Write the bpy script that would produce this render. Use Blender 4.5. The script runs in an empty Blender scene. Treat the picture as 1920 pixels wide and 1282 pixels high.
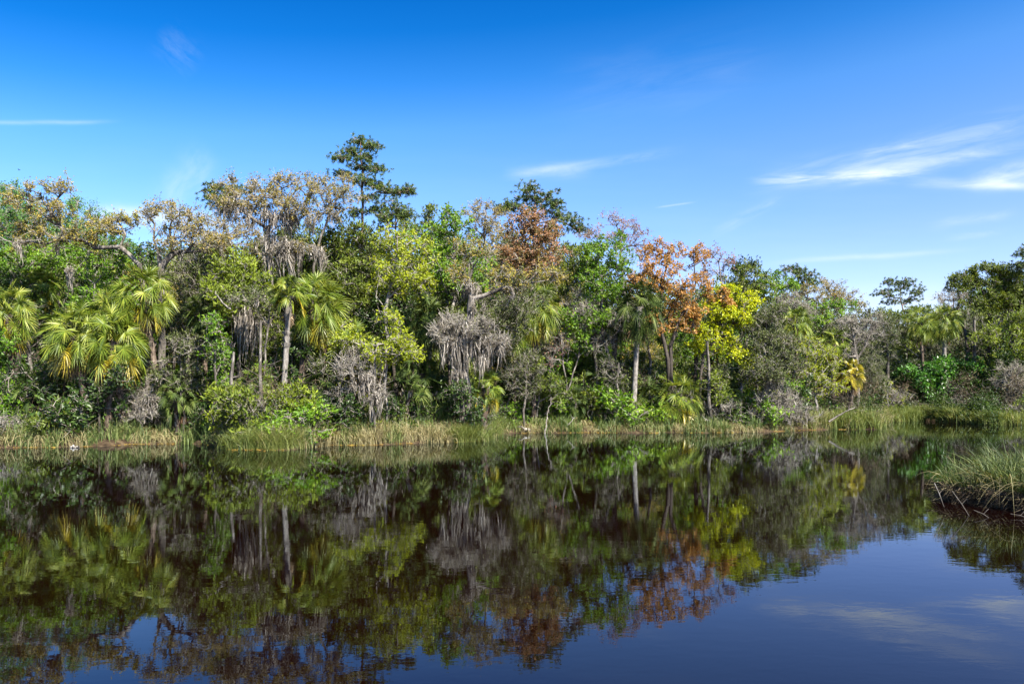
import bpy, math
import numpy as np

# ------------------------------------------------------------------ camera, sky, sun
# The camera looks along +Y, level, 2.7 m above still water; F is the focal length in photo pixels (1920 wide).
F, CAMZ, HZ = 1493.0, 2.7, 738.0
scene = bpy.context.scene
C = scene.collection
cam_data = bpy.data.cameras.new('camera')
cam_data.sensor_width = 36.0
cam_data.lens = 36.0 * F / 1920.0
cam_data.shift_y = (HZ - 641.0) / 1920.0
cam_data.clip_start = 0.1
cam_data.clip_end = 6000.0
cam = bpy.data.objects.new('camera', cam_data)
cam.location = (0, 0, CAMZ)
cam.rotation_euler = (math.radians(90), 0, 0)
C.objects.link(cam)
scene.camera = cam

SUN_EL, SUN_AZ = math.radians(48), math.radians(139)      # azimuth clockwise from +Y: behind the camera, to the right
world = bpy.data.worlds.new('World')
scene.world = world
world.use_nodes = True
scene.view_settings.view_transform = 'Standard'
scene.view_settings.look = 'None'
scene.view_settings.exposure = 1.86
scene.view_settings.gamma = 1.0


class NT:
    """tiny helper for wiring nodes"""
    def __init__(self, tree):
        self.t = tree
        self.t.nodes.clear()

    def n(self, typ, inputs=None, **props):
        nd = self.t.nodes.new(typ)
        for k, v in props.items():
            setattr(nd, k, v)
        for k, v in (inputs or {}).items():
            s = nd.inputs[k]
            if isinstance(v, bpy.types.NodeSocket):
                self.t.links.new(v, s)
            else:
                s.default_value = v
        return nd

    def m(self, op, a, b=0.0, c=0.0, clamp=False):
        nd = self.n('ShaderNodeMath', {0: a, 1: b, 2: c}, operation=op, use_clamp=clamp)
        return nd.outputs[0]

    def ramp(self, fac, stops, interp='LINEAR'):
        nd = self.n('ShaderNodeValToRGB', {0: fac})
        cr = nd.color_ramp
        cr.interpolation = interp
        while len(cr.elements) < len(stops):
            cr.elements.new(0.5)
        for e, (p, c) in zip(cr.elements, stops):
            e.position = p
            e.color = (c[0], c[1], c[2], 1)
        return nd.outputs[0]


def build_world():
    t = NT(world.node_tree)
    sky = t.n('ShaderNodeTexSky', sky_type='NISHITA', sun_disc=False, sun_elevation=SUN_EL, sun_rotation=SUN_AZ,
              air_density=1.0, dust_density=1.0, ozone_density=2.6, altitude=0.0)
    tc = t.n('ShaderNodeTexCoord')
    sep = t.n('ShaderNodeSeparateXYZ', {0: tc.outputs['Generated']})
    X, Y, Z = sep.outputs
    gm = t.n('ShaderNodeGamma', {0: sky.outputs[0], 1: 1.32})
    hs = t.n('ShaderNodeHueSaturation', {'Hue': 0.505, 'Saturation': 1.12, 'Value': 0.78, 'Color': gm.outputs[0]})
    # polarised-looking depth: clear air darkens and loses red with height, a little more to the left
    zz = t.m('SUBTRACT', Z, t.m('MULTIPLY', X, 0.08))
    tint = t.ramp(zz, [(0.0, (1.12, .90, 1.0)), (.15, (1.05, .89, 1.0)), (.26, (.90, .95, 1.0)), (.32, (.68, .95, 1.0)), (.37, (.28, .78, .95)), (.42, (.06, .62, .86)), (.47, (.02, .54, .80)), (.62, (.02, .48, .75)), (1.0, (.05, .45, .7))])
    hs = t.n('ShaderNodeMixRGB', {0: 1.0, 1: hs.outputs[0], 2: tint}, blend_type='MULTIPLY')
    Yp = t.m('MAXIMUM', Y, 0.02)
    U = t.m('DIVIDE', X, Yp)
    V = t.m('DIVIDE', Z, Yp)
    front = t.m('GREATER_THAN', Y, 0.05)
    uv = t.n('ShaderNodeCombineXYZ', {0: U, 1: V, 2: 0.0}).outputs[0]
    total = None

    def uvp(px, py):
        return (px - 960) / F, (HZ - py) / F

    def streak(x0, y0, x1, y1, w, strength, stretch=9.0, nscale=14.0, lo=0.42, hi=0.7, seed=0.0, bias=0.0):
        nonlocal total
        a, b = uvp(x0, y0), uvp(x1, y1)
        L = math.hypot(b[0] - a[0], b[1] - a[1])
        ang = math.atan2(b[1] - a[1], b[0] - a[0])
        ca, sa = math.cos(ang), math.sin(ang)
        du, dv = t.m('SUBTRACT', U, a[0]), t.m('SUBTRACT', V, a[1])
        s = t.m('ADD', t.m('MULTIPLY', du, ca), t.m('MULTIPLY', dv, sa))
        p = t.m('SUBTRACT', t.m('MULTIPLY', dv, ca), t.m('MULTIPLY', du, sa))
        sn = t.m('DIVIDE', s, L)
        # envelope along the streak and across it
        env = t.m('MULTIPLY', t.n('ShaderNodeMapRange', {0: sn, 1: -0.02, 2: 0.3, 3: 0.0, 4: 1.0}, interpolation_type='SMOOTHSTEP').outputs[0],
                  t.n('ShaderNodeMapRange', {0: sn, 1: 0.62, 2: 1.02, 3: 1.0, 4: 0.0}, interpolation_type='SMOOTHSTEP').outputs[0])
        wv = t.n('ShaderNodeTexNoise', {'Vector': t.n('ShaderNodeCombineXYZ', {0: t.m('MULTIPLY', sn, 2.2), 1: seed, 2: 3.1}).outputs[0],
                                        'Scale': 1.0, 'Detail': 2.0}).outputs[0]
        pw = t.m('ADD', p, t.m('MULTIPLY', t.m('SUBTRACT', wv, 0.5), w / F * 1.6))
        q = t.m('DIVIDE', pw, w / F)
        g = t.m('POWER', 2.718, t.m('MULTIPLY', t.m('MULTIPLY', q, q), -1.0))
        v = t.n('ShaderNodeCombineXYZ', {0: t.m('MULTIPLY', s, nscale), 1: t.m('MULTIPLY', p, nscale * stretch), 2: seed * 3.7 + 1.3}).outputs[0]
        nz = t.n('ShaderNodeTexNoise', {'Vector': v, 'Scale': 1.0, 'Detail': 6.0, 'Roughness': 0.62, 'Distortion': 0.5}).outputs[0]
        nm = t.n('ShaderNodeMapRange', {0: nz, 1: lo, 2: hi, 3: bias, 4: 1.0}).outputs[0]
        c = t.m('MULTIPLY', t.m('MULTIPLY', env, g), t.m('MULTIPLY', nm, strength))
        total = c if total is None else t.m('ADD', total, c)

    streak(1380, 356, 2060, 205, 24, 0.42, 7, 8, .40, .75, 1.0, .1)
    streak(1395, 342, 1780, 322, 11, 0.72, 8, 15, .40, .68, 2.0, .10)
    streak(1500, 345, 1990, 262, 15, 0.45, 6, 9, .38, .68, 3.0, .1)
    streak(1690, 342, 1990, 350, 8, 0.8, 5, 9, .35, .65, 4.0, .3)
    streak(1800, 345, 2080, 285, 18, 0.75, 5, 8, .38, .66, 5.0, .2)
    streak(1600, 292, 1760, 260, 8, 0.3, 6, 12, .38, .68, 6.0)
    streak(930, 335, 1300, 278, 8, 0.33, 5, 9, .38, .68, 7.0, .1)
    streak(940, 328, 1120, 318, 12, 0.35, 5, 9, .38, .68, 8.0, .1)
    streak(-80, 231, 235, 228, 4.0, 0.28, 4, 9, .3, .6, 9.0, .4)
    streak(300, 400, 400, 275, 30, 0.30, 2.0, 22, .36, .72, 10.0, .2)
    streak(290, 60, 380, 130, 26, 0.10, 3, 22, .40, .72, 11.0)
    streak(1420, 495, 1850, 466, 5, 0.28, 4, 9, .3, .6, 12.0, .3)
    streak(1730, 425, 1920, 395, 9, 0.25, 4, 9, .38, .66, 13.0)
    streak(1760, 450, 1900, 430, 6, 0.22, 4, 9, .38, .66, 14.0)
    streak(1330, 440, 1480, 362, 9, 0.22, 5, 12, .38, .66, 15.0)
    streak(1225, 390, 1310, 378, 1.6, 0.22, 3, 9, .2, .5, 16.0, .4)
    streak(120, 395, 480, 425, 16, 0.75, 3, 10, .36, .62, 17.0, .1)
    streak(1450, 590, 2050, 560, 40, 0.35, 4, 7, .35, .7, 18.0, .3)
    streak(1000, 200, 1500, 90, 60, 0.05, 5, 7, .38, .68, 19.0)
    # broad thin veil low on the right
    veil_n = t.n('ShaderNodeTexNoise', {'Vector': t.n('ShaderNodeMapping', {0: uv, 2: (0, 0, 0.22), 3: (2.2, 14.0, 1.0)}).outputs[0],
                                        'Scale': 2.2, 'Detail': 7.0, 'Roughness': 0.6}).outputs[0]
    veil = t.m('MULTIPLY', t.n('ShaderNodeMapRange', {0: veil_n, 1: 0.45, 2: 0.8, 3: 0.0, 4: 0.09}).outputs[0],
               t.n('ShaderNodeMapRange', {0: V, 1: 0.02, 2: 0.36, 3: 1.0, 4: 0.0}).outputs[0])
    total = t.m('ADD', total, veil)
    fac = t.m('MULTIPLY', t.m('MINIMUM', total, 0.92), front)
    cloud = t.n('ShaderNodeMixRGB', {0: fac, 1: hs.outputs[0], 2: (4.9, 5.4, 6.0, 1.0)})
    bg = t.n('ShaderNodeBackground', {0: cloud.outputs[0], 1: 0.060})
    out = t.n('ShaderNodeOutputWorld')
    t.t.links.new(bg.outputs[0], out.inputs[0])


build_world()

sun_data = bpy.data.lights.new('sun', 'SUN')
sun_data.energy = 5.0
sun_data.angle = math.radians(0.53)
sun_data.color = (1.0, 0.94, 0.82)
sun = bpy.data.objects.new('sun', sun_data)
from mathutils import Vector
sdir = Vector((math.sin(SUN_AZ) * math.cos(SUN_EL), math.cos(SUN_AZ) * math.cos(SUN_EL), math.sin(SUN_EL)))
sun.rotation_euler = sdir.to_track_quat('Z', 'Y').to_euler()
sun.location = (40, -40, 60)
C.objects.link(sun)

cy = scene.cycles
cy.max_bounces = 6
cy.diffuse_bounces = 1
cy.glossy_bounces = 3
cy.transmission_bounces = 4
cy.transparent_max_bounces = 4
cy.caustics_reflective = False
cy.caustics_refractive = False

# ------------------------------------------------------------------ materials
MATS = {}


def leaf_mat(name, stops, rough=0.55, trans=0.32, spec=0.35):
    m = bpy.data.materials.new(name)
    m.use_nodes = True
    t = NT(m.node_tree)
    at = t.n('ShaderNodeAttribute', attribute_name='v')
    col = t.ramp(at.outputs['Fac'], stops)
    p = t.n('ShaderNodeBsdfPrincipled', {'Base Color': col, 'Roughness': rough, 'Specular IOR Level': spec})
    tr_col = t.n('ShaderNodeMixRGB', {0: 1.0, 1: col, 2: (1.25, 1.2, 0.55, 1)}, blend_type='MULTIPLY')
    tr = t.n('ShaderNodeBsdfTranslucent', {0: tr_col.outputs[0]})
    mx = t.n('ShaderNodeMixShader', {0: trans, 1: p.outputs[0], 2: tr.outputs[0]})
    o = t.n('ShaderNodeOutputMaterial', {0: mx.outputs[0]})
    MATS[name] = m
    return m


def bark_mat(name, c0, c1, c2, scale=6.0, rough=0.9):
    m = bpy.data.materials.new(name)
    m.use_nodes = True
    t = NT(m.node_tree)
    tc = t.n('ShaderNodeTexCoord')
    mp = t.n('ShaderNodeMapping', {0: tc.outputs['Object'], 3: (1, 1, 0.35)})
    nz = t.n('ShaderNodeTexNoise', {'Vector': mp.outputs[0], 'Scale': scale, 'Detail': 6.0, 'Roughness': 0.65})
    nz2 = t.n('ShaderNodeTexNoise', {'Vector': tc.outputs['Object'], 'Scale': 1.1, 'Detail': 3.0})
    f = t.m('ADD', t.m('MULTIPLY', nz.outputs[0], 0.65), t.m('MULTIPLY', nz2.outputs[0], 0.35))
    col = t.ramp(f, [(0.34, c0), (0.5, c1), (0.64, c2)])
    # thin twigs carry pale lichen (attribute v above one half)
    at = t.n('ShaderNodeAttribute', attribute_name='v')
    col = t.n('ShaderNodeMixRGB', {0: t.n('ShaderNodeMapRange', {0: at.outputs['Fac'], 1: .5, 2: 1.0, 3: 0.0, 4: .85}).outputs[0], 1: col, 2: (.36, .325, .28, 1)}).outputs[0]
    bp = t.n('ShaderNodeBump', {'Strength': 0.7, 'Distance': 0.03, 'Height': nz.outputs[0]})
    p = t.n('ShaderNodeBsdfPrincipled', {'Base Color': col, 'Roughness': rough, 'Specular IOR Level': 0.2, 'Normal': bp.outputs[0]})
    t.n('ShaderNodeOutputMaterial', {0: p.outputs[0]})
    MATS[name] = m
    return m


# foliage (the ramp runs over a per-leaf random value: species' own range from dark old leaf to fresh leaf)
leaf_mat('cedar', [(0, (0.0294, 0.0462, 0.0067)), (.45, (0.084, 0.1176, 0.0101)), (.8, (0.1596, 0.1932, 0.0134)), (1, (0.2436, 0.252, 0.0252))], .6, .25)
leaf_mat('cedar_bright', [(0, (0.0462, 0.0714, 0.0084)), (.4, (0.126, 0.168, 0.0118)), (.8, (0.21, 0.2604, 0.0151)), (1, (0.3024, 0.3192, 0.0252))], .6, .3)
leaf_mat('cedar_dull', [(0, (0.0294, 0.042, 0.0151)), (.5, (0.0714, 0.0882, 0.0235)), (.85, (0.1176, 0.1344, 0.0336)), (1, (0.1848, 0.1848, 0.0672))], .65, .25)
leaf_mat('pine', [(0, (.020, .036, .008)), (.5, (.055, .09, .014)), (.85, (.12, .165, .022)), (1, (.24, .27, .04))], .55, .2)
leaf_mat('oak_rust', [(0, (.08, .11, .02)), (.3, (.15, .155, .032)), (.55, (.27, .205, .045)), (.8, (.36, .26, .07)), (1, (.32, .29, .13))], .6, .35)
leaf_mat('oak_gold', [(0, (0.0756, 0.0924, 0.0151)), (.3, (0.1428, 0.1596, 0.0252)), (.5, (0.2688, 0.2184, 0.0336)), (.75, (0.3864, 0.2856, 0.0504)), (1, (0.336, 0.3024, 0.1008))], .6, .35)
leaf_mat('orange_leaf', [(0, (.11, .12, .02)), (.2, (.20, .13, .03)), (.5, (.38, .185, .045)), (.8, (.52, .28, .08)), (1, (.44, .35, .12))], .6, .38)
leaf_mat('red_leaf', [(0, (.08, .11, .02)), (.3, (.17, .13, .04)), (.55, (.30, .15, .075)), (.8, (.40, .22, .13)), (1, (.34, .30, .13))], .6, .35)
leaf_mat('purple_leaf', [(0, (0.1344, 0.0588, 0.0546)), (.5, (0.252, 0.1092, 0.0924)), (1, (0.3528, 0.1764, 0.1176))], .6, .35)
leaf_mat('fresh_green', [(0, (0.0294, 0.0672, 0.0067)), (.4, (0.0924, 0.1932, 0.0101)), (.8, (0.2016, 0.3192, 0.0185)), (1, (0.3192, 0.4032, 0.042))], .5, .4)
leaf_mat('lime_leaf', [(0, (0.084, 0.1176, 0.0067)), (.4, (0.2268, 0.2772, 0.0118)), (.8, (0.3528, 0.3864, 0.0168)), (1, (0.462, 0.462, 0.0336))], .5, .42)
leaf_mat('yellow_leaf', [(0, (.11, .16, .006)), (.35, (.30, .37, .008)), (.75, (.54, .54, .012)), (1, (.68, .62, .025))], .5, .42)
leaf_mat('teal_green', [(0, (0.042, 0.1092, 0.0252)), (.5, (0.1008, 0.2268, 0.0462)), (1, (0.1848, 0.336, 0.084))], .55, .4)
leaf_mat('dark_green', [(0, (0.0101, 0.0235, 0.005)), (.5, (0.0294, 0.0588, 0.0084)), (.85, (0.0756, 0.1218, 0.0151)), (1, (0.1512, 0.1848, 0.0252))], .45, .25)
leaf_mat('glossy_green', [(0, (0.0252, 0.0756, 0.0101)), (.5, (0.063, 0.168, 0.0185)), (.85, (0.126, 0.2856, 0.0294)), (1, (0.2016, 0.378, 0.0504))], .38, .3, .5)
leaf_mat('grey_leaf', [(0, (0.0756, 0.0714, 0.042)), (.5, (0.1596, 0.1512, 0.084)), (1, (0.2184, 0.2436, 0.084))], .7, .3)
leaf_mat('palm', [(0, (0.042, 0.0714, 0.0067)), (.4, (0.1008, 0.1512, 0.0118)), (.75, (0.2016, 0.2352, 0.0252)), (1, (0.3528, 0.3528, 0.0672))], .48, .28, .4)
leaf_mat('palm_gold', [(0, (0.084, 0.0924, 0.0084)), (.4, (0.2268, 0.21, 0.0151)), (.8, (0.4032, 0.3108, 0.021)), (1, (0.4872, 0.378, 0.042))], .38, .3, .6)
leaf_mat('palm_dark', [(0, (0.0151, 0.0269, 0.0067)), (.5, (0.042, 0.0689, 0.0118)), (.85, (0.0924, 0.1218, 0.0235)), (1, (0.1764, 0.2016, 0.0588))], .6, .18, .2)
leaf_mat('palm_dead', [(0, (.10, .055, .030)), (.5, (.24, .15, .085)), (1, (.44, .33, .21))], .8, .2, .1)
leaf_mat('moss', [(0, (.07, .06, .05)), (.4, (.19, .165, .145)), (.8, (.33, .295, .26)), (1, (.46, .42, .375))], .95, .2, .05)
leaf_mat('twig', [(0, (.05, .042, .033)), (.5, (.14, .12, .098)), (1, (.32, .29, .25))], .9, .0, .1)
leaf_mat('reed_green', [(0, (.028, .048, .014)), (.35, (.075, .115, .03)), (.7, (.15, .19, .055)), (1, (.33, .29, .14))], .5, .3)
leaf_mat('reed_dry', [(0, (.09, .07, .035)), (.4, (.23, .19, .09)), (.75, (.36, .31, .16)), (1, (.13, .16, .05))], .7, .3)
leaf_mat('rush', [(0, (0.042, 0.063, 0.0151)), (.4, (0.1092, 0.147, 0.0294)), (.8, (0.21, 0.2268, 0.0546)), (1, (0.3528, 0.3024, 0.1344))], .6, .3)
leaf_mat('islet', [(0, (.018, .030, .008)), (.45, (.055, .085, .018)), (.8, (.13, .155, .04)), (1, (.38, .33, .16))], .6, .2)
leaf_mat('litter', [(0, (.02, .014, .008)), (.5, (.06, .042, .025)), (1, (.17, .125, .08))], .9, .1)
leaf_mat('algae', [(0, (.05, .03, .006)), (.5, (.17, .09, .010)), (1, (.30, .22, .03))], .8, .0)
bark_mat('bark_grey', (.03, .025, .02), (.095, .082, .07), (.24, .215, .19))
bark_mat('bark_dark', (.018, .014, .011), (.055, .044, .036), (.12, .10, .085))
bark_mat('bark_pale', (.07, .06, .052), (.17, .15, .132), (.34, .315, .285), 9)
bark_mat('bark_palm', (.045, .036, .03), (.13, .11, .09), (.26, .225, .19), 12)
bark_mat('bark_boots', (.022, .016, .012), (.07, .05, .038), (.22, .17, .13), 14)
bark_mat('bark_brown', (.045, .028, .018), (.12, .08, .055), (.22, .16, .12))


def ground_material():
    m = bpy.data.materials.new('forest_floor')
    m.use_nodes = True
    t = NT(m.node_tree)
    tc = t.n('ShaderNodeTexCoord')
    nz = t.n('ShaderNodeTexNoise', {'Vector': tc.outputs['Object'], 'Scale': 2.5, 'Detail': 9.0, 'Roughness': 0.7})
    col = t.ramp(nz.outputs[0], [(0.3, (.012, .008, .005)), (0.5, (.045, .03, .018)), (0.7, (.11, .08, .045))])
    bp = t.n('ShaderNodeBump', {'Strength': 0.8, 'Distance': 0.1, 'Height': nz.outputs[0]})
    p = t.n('ShaderNodeBsdfPrincipled', {'Base Color': col, 'Roughness': 0.95, 'Specular IOR Level': 0.1, 'Normal': bp.outputs[0]})
    t.n('ShaderNodeOutputMaterial', {0: p.outputs[0]})
    MATS['ground'] = m


def water_material():
    m = bpy.data.materials.new('tannin_water')
    m.use_nodes = True
    t = NT(m.node_tree)
    tc = t.n('ShaderNodeTexCoord')
    # long low swell, fine wind ripple in patches, tiny chop
    def nz(scale_xyz, s, detail, rough=0.5, dist=0.0):
        mp = t.n('ShaderNodeMapping', {0: tc.outputs['Object'], 3: scale_xyz})
        return t.n('ShaderNodeTexNoise', {'Vector': mp.outputs[0], 'Scale': s, 'Detail': detail, 'Roughness': rough, 'Distortion': dist}).outputs[0]
    swell = nz((0.55, 1.0, 1.0), 0.9, 2.0)
    rip = nz((0.6, 1.0, 1.0), 4.2, 3.0, 0.55, 0.3)
    patch = t.n('ShaderNodeMapRange', {0: nz((0.35, 1.0, 1.0), 0.11, 3.0), 1: 0.35, 2: 0.65, 3: 0.35, 4: 1.2}).outputs[0]
    h = t.m('ADD', t.m('MULTIPLY', swell, 0.0015), t.m('MULTIPLY', t.m('MULTIPLY', rip, patch), 0.0010))
    bp = t.n('ShaderNodeBump', {'Strength': 1.0, 'Distance': 1.0, 'Height': h})
    body = t.n('ShaderNodeBsdfDiffuse', {0: (.0034, .0008, .0003, 1)})
    gloss = t.n('ShaderNodeBsdfGlossy', {'Color': (.84, .92, 1.0, 1), 'Roughness': 0.008, 'Normal': bp.outputs[0]})
    fr = t.n('ShaderNodeFresnel', {'IOR': 1.34, 'Normal': bp.outputs[0]})
    p = t.n('ShaderNodeMixShader', {0: fr.outputs[0], 1: body.outputs[0], 2: gloss.outputs[0]})
    t.n('ShaderNodeOutputMaterial', {0: p.outputs[0]})
    MATS['water'] = m


ground_material()
water_material()

# ------------------------------------------------------------------ geometry helpers


def unit(a):
    return a / np.maximum(np.linalg.norm(a, axis=-1, keepdims=True), 1e-9)


class Geo:
    """collects quads; becomes one mesh object"""
    def __init__(self):
        self.V, self.Q, self.A, self.S = [], [], [], []
        self.n = 0

    def quads(self, verts, faces, v, smooth=False):
        self.V.append(verts.reshape(-1, 3))
        self.Q.append(faces.reshape(-1, 4) + self.n)
        k = faces.reshape(-1, 4).shape[0]
        self.A.append(np.broadcast_to(np.asarray(v, float).reshape(-1), (k,)) if np.ndim(v) == 0 or np.size(v) == 1 else np.asarray(v, float).reshape(-1))
        self.S.append(np.full(k, smooth))
        self.n += verts.reshape(-1, 3).shape[0]

    def ribbons(self, P, S, v):
        """P (n,m,3) centre lines, S (n,m,3) half-width vectors, v (n,)"""
        n, m = P.shape[:2]
        if n == 0:
            return
        vv = np.stack([P - S, P + S], axis=2)
        base = (np.arange(n) * m * 2)[:, None] + (np.arange(m - 1) * 2)[None, :]
        f = np.stack([base, base + 1, base + 3, base + 2], axis=-1)
        self.quads(vv, f, np.repeat(v, m - 1))

    def leaves(self, P, d, L, W, v, rng, fold=0.25):
        n = len(P)
        if n == 0:
            return
        r = unit(rng.normal(size=(n, 3)))
        s = unit(np.cross(d, r))
        nn = np.cross(d, s)
        L = np.broadcast_to(L, (n,))[:, None]
        W = np.broadcast_to(W, (n,))[:, None]
        mid = P + d * L * 0.5 + nn * W * fold
        vv = np.stack([P, mid + s * W * 0.5, P + d * L, mid - s * W * 0.5], axis=1)
        f = (np.arange(n) * 4)[:, None] + np.arange(4)[None, :]
        self.quads(vv, f, v)

    def segs(self, A, B, ra, rb, k=4, v=0.5):
        n = len(A)
        if n == 0:
            return
        d = unit(B - A)
        ref = np.where(np.abs(d[:, 2:3]) > 0.9, np.array([[1., 0, 0]]), np.array([[0, 0, 1.]]))
        u = unit(np.cross(d, ref))
        w = np.cross(d, u)
        th = np.linspace(0, 2 * math.pi, k, endpoint=False)
        ring = u[:, None, :] * np.cos(th)[None, :, None] + w[:, None, :] * np.sin(th)[None, :, None]
        ra = np.broadcast_to(ra, (n,))[:, None, None]
        rb = np.broadcast_to(rb, (n,))[:, None, None]
        a = A[:, None, :] - d[:, None, :] * ra * 0.25 + ring * ra
        b = B[:, None, :] + d[:, None, :] * rb * 0.25 + ring * rb
        vv = np.concatenate([a, b], axis=1)
        i = np.arange(k)
        j = (i + 1) % k
        f0 = np.stack([i, j, j + k, i + k], axis=1)
        f = (np.arange(n) * 2 * k)[:, None, None] + f0[None]
        vals = np.repeat(np.broadcast_to(v, (n,)), k)
        self.quads(vv, f, vals, True)

    def tube(self, P, r, k=8, v=0.5, cap=True, rough=0.0, rng=None):
        """one smooth swept tube through P (m,3)"""
        P = np.asarray(P, float)
        m = len(P)
        r = np.broadcast_to(np.asarray(r, float), (m,)).copy()
        T = unit(np.gradient(P, axis=0))
        ref = np.array([0.3, 1.0, 0.1])
        u = unit(np.cross(T, ref))
        w = np.cross(T, u)
        th = np.linspace(0, 2 * math.pi, k, endpoint=False)
        rr = r[:, None] * np.ones(k)[None]
        if rough and rng is not None:
            rr = rr * (1 + rng.normal(size=(m, k)) * rough)
        vv = P[:, None] + rr[..., None] * (u[:, None] * np.cos(th)[None, :, None] + w[:, None] * np.sin(th)[None, :, None])
        i = np.arange(k)
        j = (i + 1) % k
        b = (np.arange(m - 1) * k)[:, None]
        f = np.stack([b + i, b + j, b + j + k, b + i + k], axis=-1)
        self.quads(vv, f, v, True)

    def obj(self, name, mats, parent=None, origin=None, matidx=None):
        V = np.concatenate(self.V) if self.V else np.zeros((0, 3))
        if origin is not None:
            V = V - np.asarray(origin)[None]
        Q = np.concatenate(self.Q).astype(np.int32)
        A = np.concatenate(self.A).astype(np.float32)
        S = np.concatenate(self.S)
        me = bpy.data.meshes.new(name)
        me.vertices.add(len(V))
        me.vertices.foreach_set('co', V.astype(np.float32).ravel())
        me.loops.add(Q.size)
        me.loops.foreach_set('vertex_index', Q.ravel())
        me.polygons.add(len(Q))
        me.polygons.foreach_set('loop_start', np.arange(len(Q), dtype=np.int32) * 4)
        me.polygons.foreach_set('use_smooth', S)
        at = me.attributes.new('v', 'FLOAT', 'FACE')
        at.data.foreach_set('value', np.clip(A, 0, 1))
        me.update(calc_edges=True)
        me.materials.append(MATS[mats])
        o = bpy.data.objects.new(name, me)
        C.objects.link(o)
        if parent is not None:
            o.parent = parent
        return o


def W(px, py, D):
    """photo pixel at distance D -> world point"""
    return np.array([(px - 960) / F * D, D, CAMZ + (HZ - py) / F * D])


def pxof(x, y):
    return 960 + F * x / y


# ------------------------------------------------------------------ shoreline and ground
BANK = [(-900, 842), (-400, 842), (-120, 840), (0, 839), (120, 839), (190, 836), (260, 833), (350, 832), (405, 834), (430, 843), (490, 844), (560, 842), (610, 835),
        (700, 834), (780, 831), (850, 829), (905, 827), (935, 813), (1000, 812), (1100, 811), (1200, 812), (1300, 811),
        (1400, 811), (1480, 808), (1550, 805), (1640, 805), (1665, 790), (1740, 789), (1780, 791.5), (1850, 796), (1940, 797), (2100, 797), (2600, 800)]
BX = np.array([(p - 960) / F * (F * CAMZ / (y - HZ)) for p, y in BANK])
BY = np.array([F * CAMZ / (y - HZ) for p, y in BANK])


def bank_y(x):
    return np.interp(x, BX, BY) + 0.35 * np.sin(np.asarray(x) * 1.3) + 0.22 * np.sin(np.asarray(x) * 3.1 + 1)


def bank_D(px):
    """distance of the waterline along the view ray through photo column px"""
    return np.interp(px, [b[0] for b in BANK], BY)


def ground_z(x, y):
    d = y - bank_y(x)
    s = np.clip(d / 1.2, -1, 1)
    return np.where(d > 0, 0.28 * s * s * (3 - 2 * s) + 0.018 * np.minimum(d, 60), -0.7 * np.minimum(-s, 1)) \
        + 0.06 * np.sin(x * 0.9 + y * 0.5) * (d > 1.5)


def tag(o, label, cat=None, group=None, kind=None):
    if label:
        o['label'] = label
    if cat:
        o['category'] = cat
    if group:
        o['group'] = group
    if kind:
        o['kind'] = kind
    return o


def build_setting():
    xs = np.concatenate([np.linspace(-1500, -60, 16), np.arange(-58, 75, 0.5), np.linspace(76, 1500, 16)])
    ds = np.concatenate([np.array([-30, -8, -3]), np.arange(-1.5, 3, 0.3), np.arange(3, 12, 1.0), np.array([14, 18, 24, 32, 45, 70, 120, 250, 600, 1500])])
    X, Dd = np.meshgrid(xs, ds, indexing='ij')
    Y = bank_y(X) + Dd
    Z = ground_z(X, Y)
    rng = np.random.default_rng(5)
    Z = Z + rng.normal(size=Z.shape) * 0.03 * (Dd > 0.2)
    V = np.stack([X, Y, Z], -1)
    n, m = X.shape
    i, j = np.meshgrid(np.arange(n - 1), np.arange(m - 1), indexing='ij')
    f = np.stack([i * m + j, (i + 1) * m + j, (i + 1) * m + j + 1, i * m + j + 1], -1)
    g = Geo()
    g.quads(V, f, 0.5, True)
    o = g.obj('ground', 'ground')
    tag(o, 'dark leaf-littered forest floor behind the reedy bank', kind='structure')
    g = Geo()
    V = np.array([[-1500, -150, 0], [1500, -150, 0], [1500, 1500, 0], [-1500, 1500, 0]], float)
    g.quads(V, np.array([[0, 1, 2, 3]]), 0.5)
    o = g.obj('water', 'water')
    tag(o, 'still dark brown creek water mirroring the trees and sky', kind='structure')


build_setting()

# ------------------------------------------------------------------ woody plants


def lump_points(blobs, spacing, rng, nmax):
    pts = []
    for (c, r) in blobs:
        vol = 4.19 * r[0] * r[1] * r[2]
        n = int(np.clip(vol / spacing ** 3, 10, nmax))
        d = unit(rng.normal(size=(n, 3)))
        rad = rng.uniform(0.12, 1.0, n) ** 0.42
        # uneven outline: lobes
        lob = 1 + 0.22 * np.sin(d[:, 0] * 4.1 + c[0]) * np.cos(d[:, 2] * 5.3 + c[2]) + rng.normal(size=n) * 0.08
        pts.append(c + d * (rad * lob)[:, None] * r)
    return np.concatenate(pts)


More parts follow.
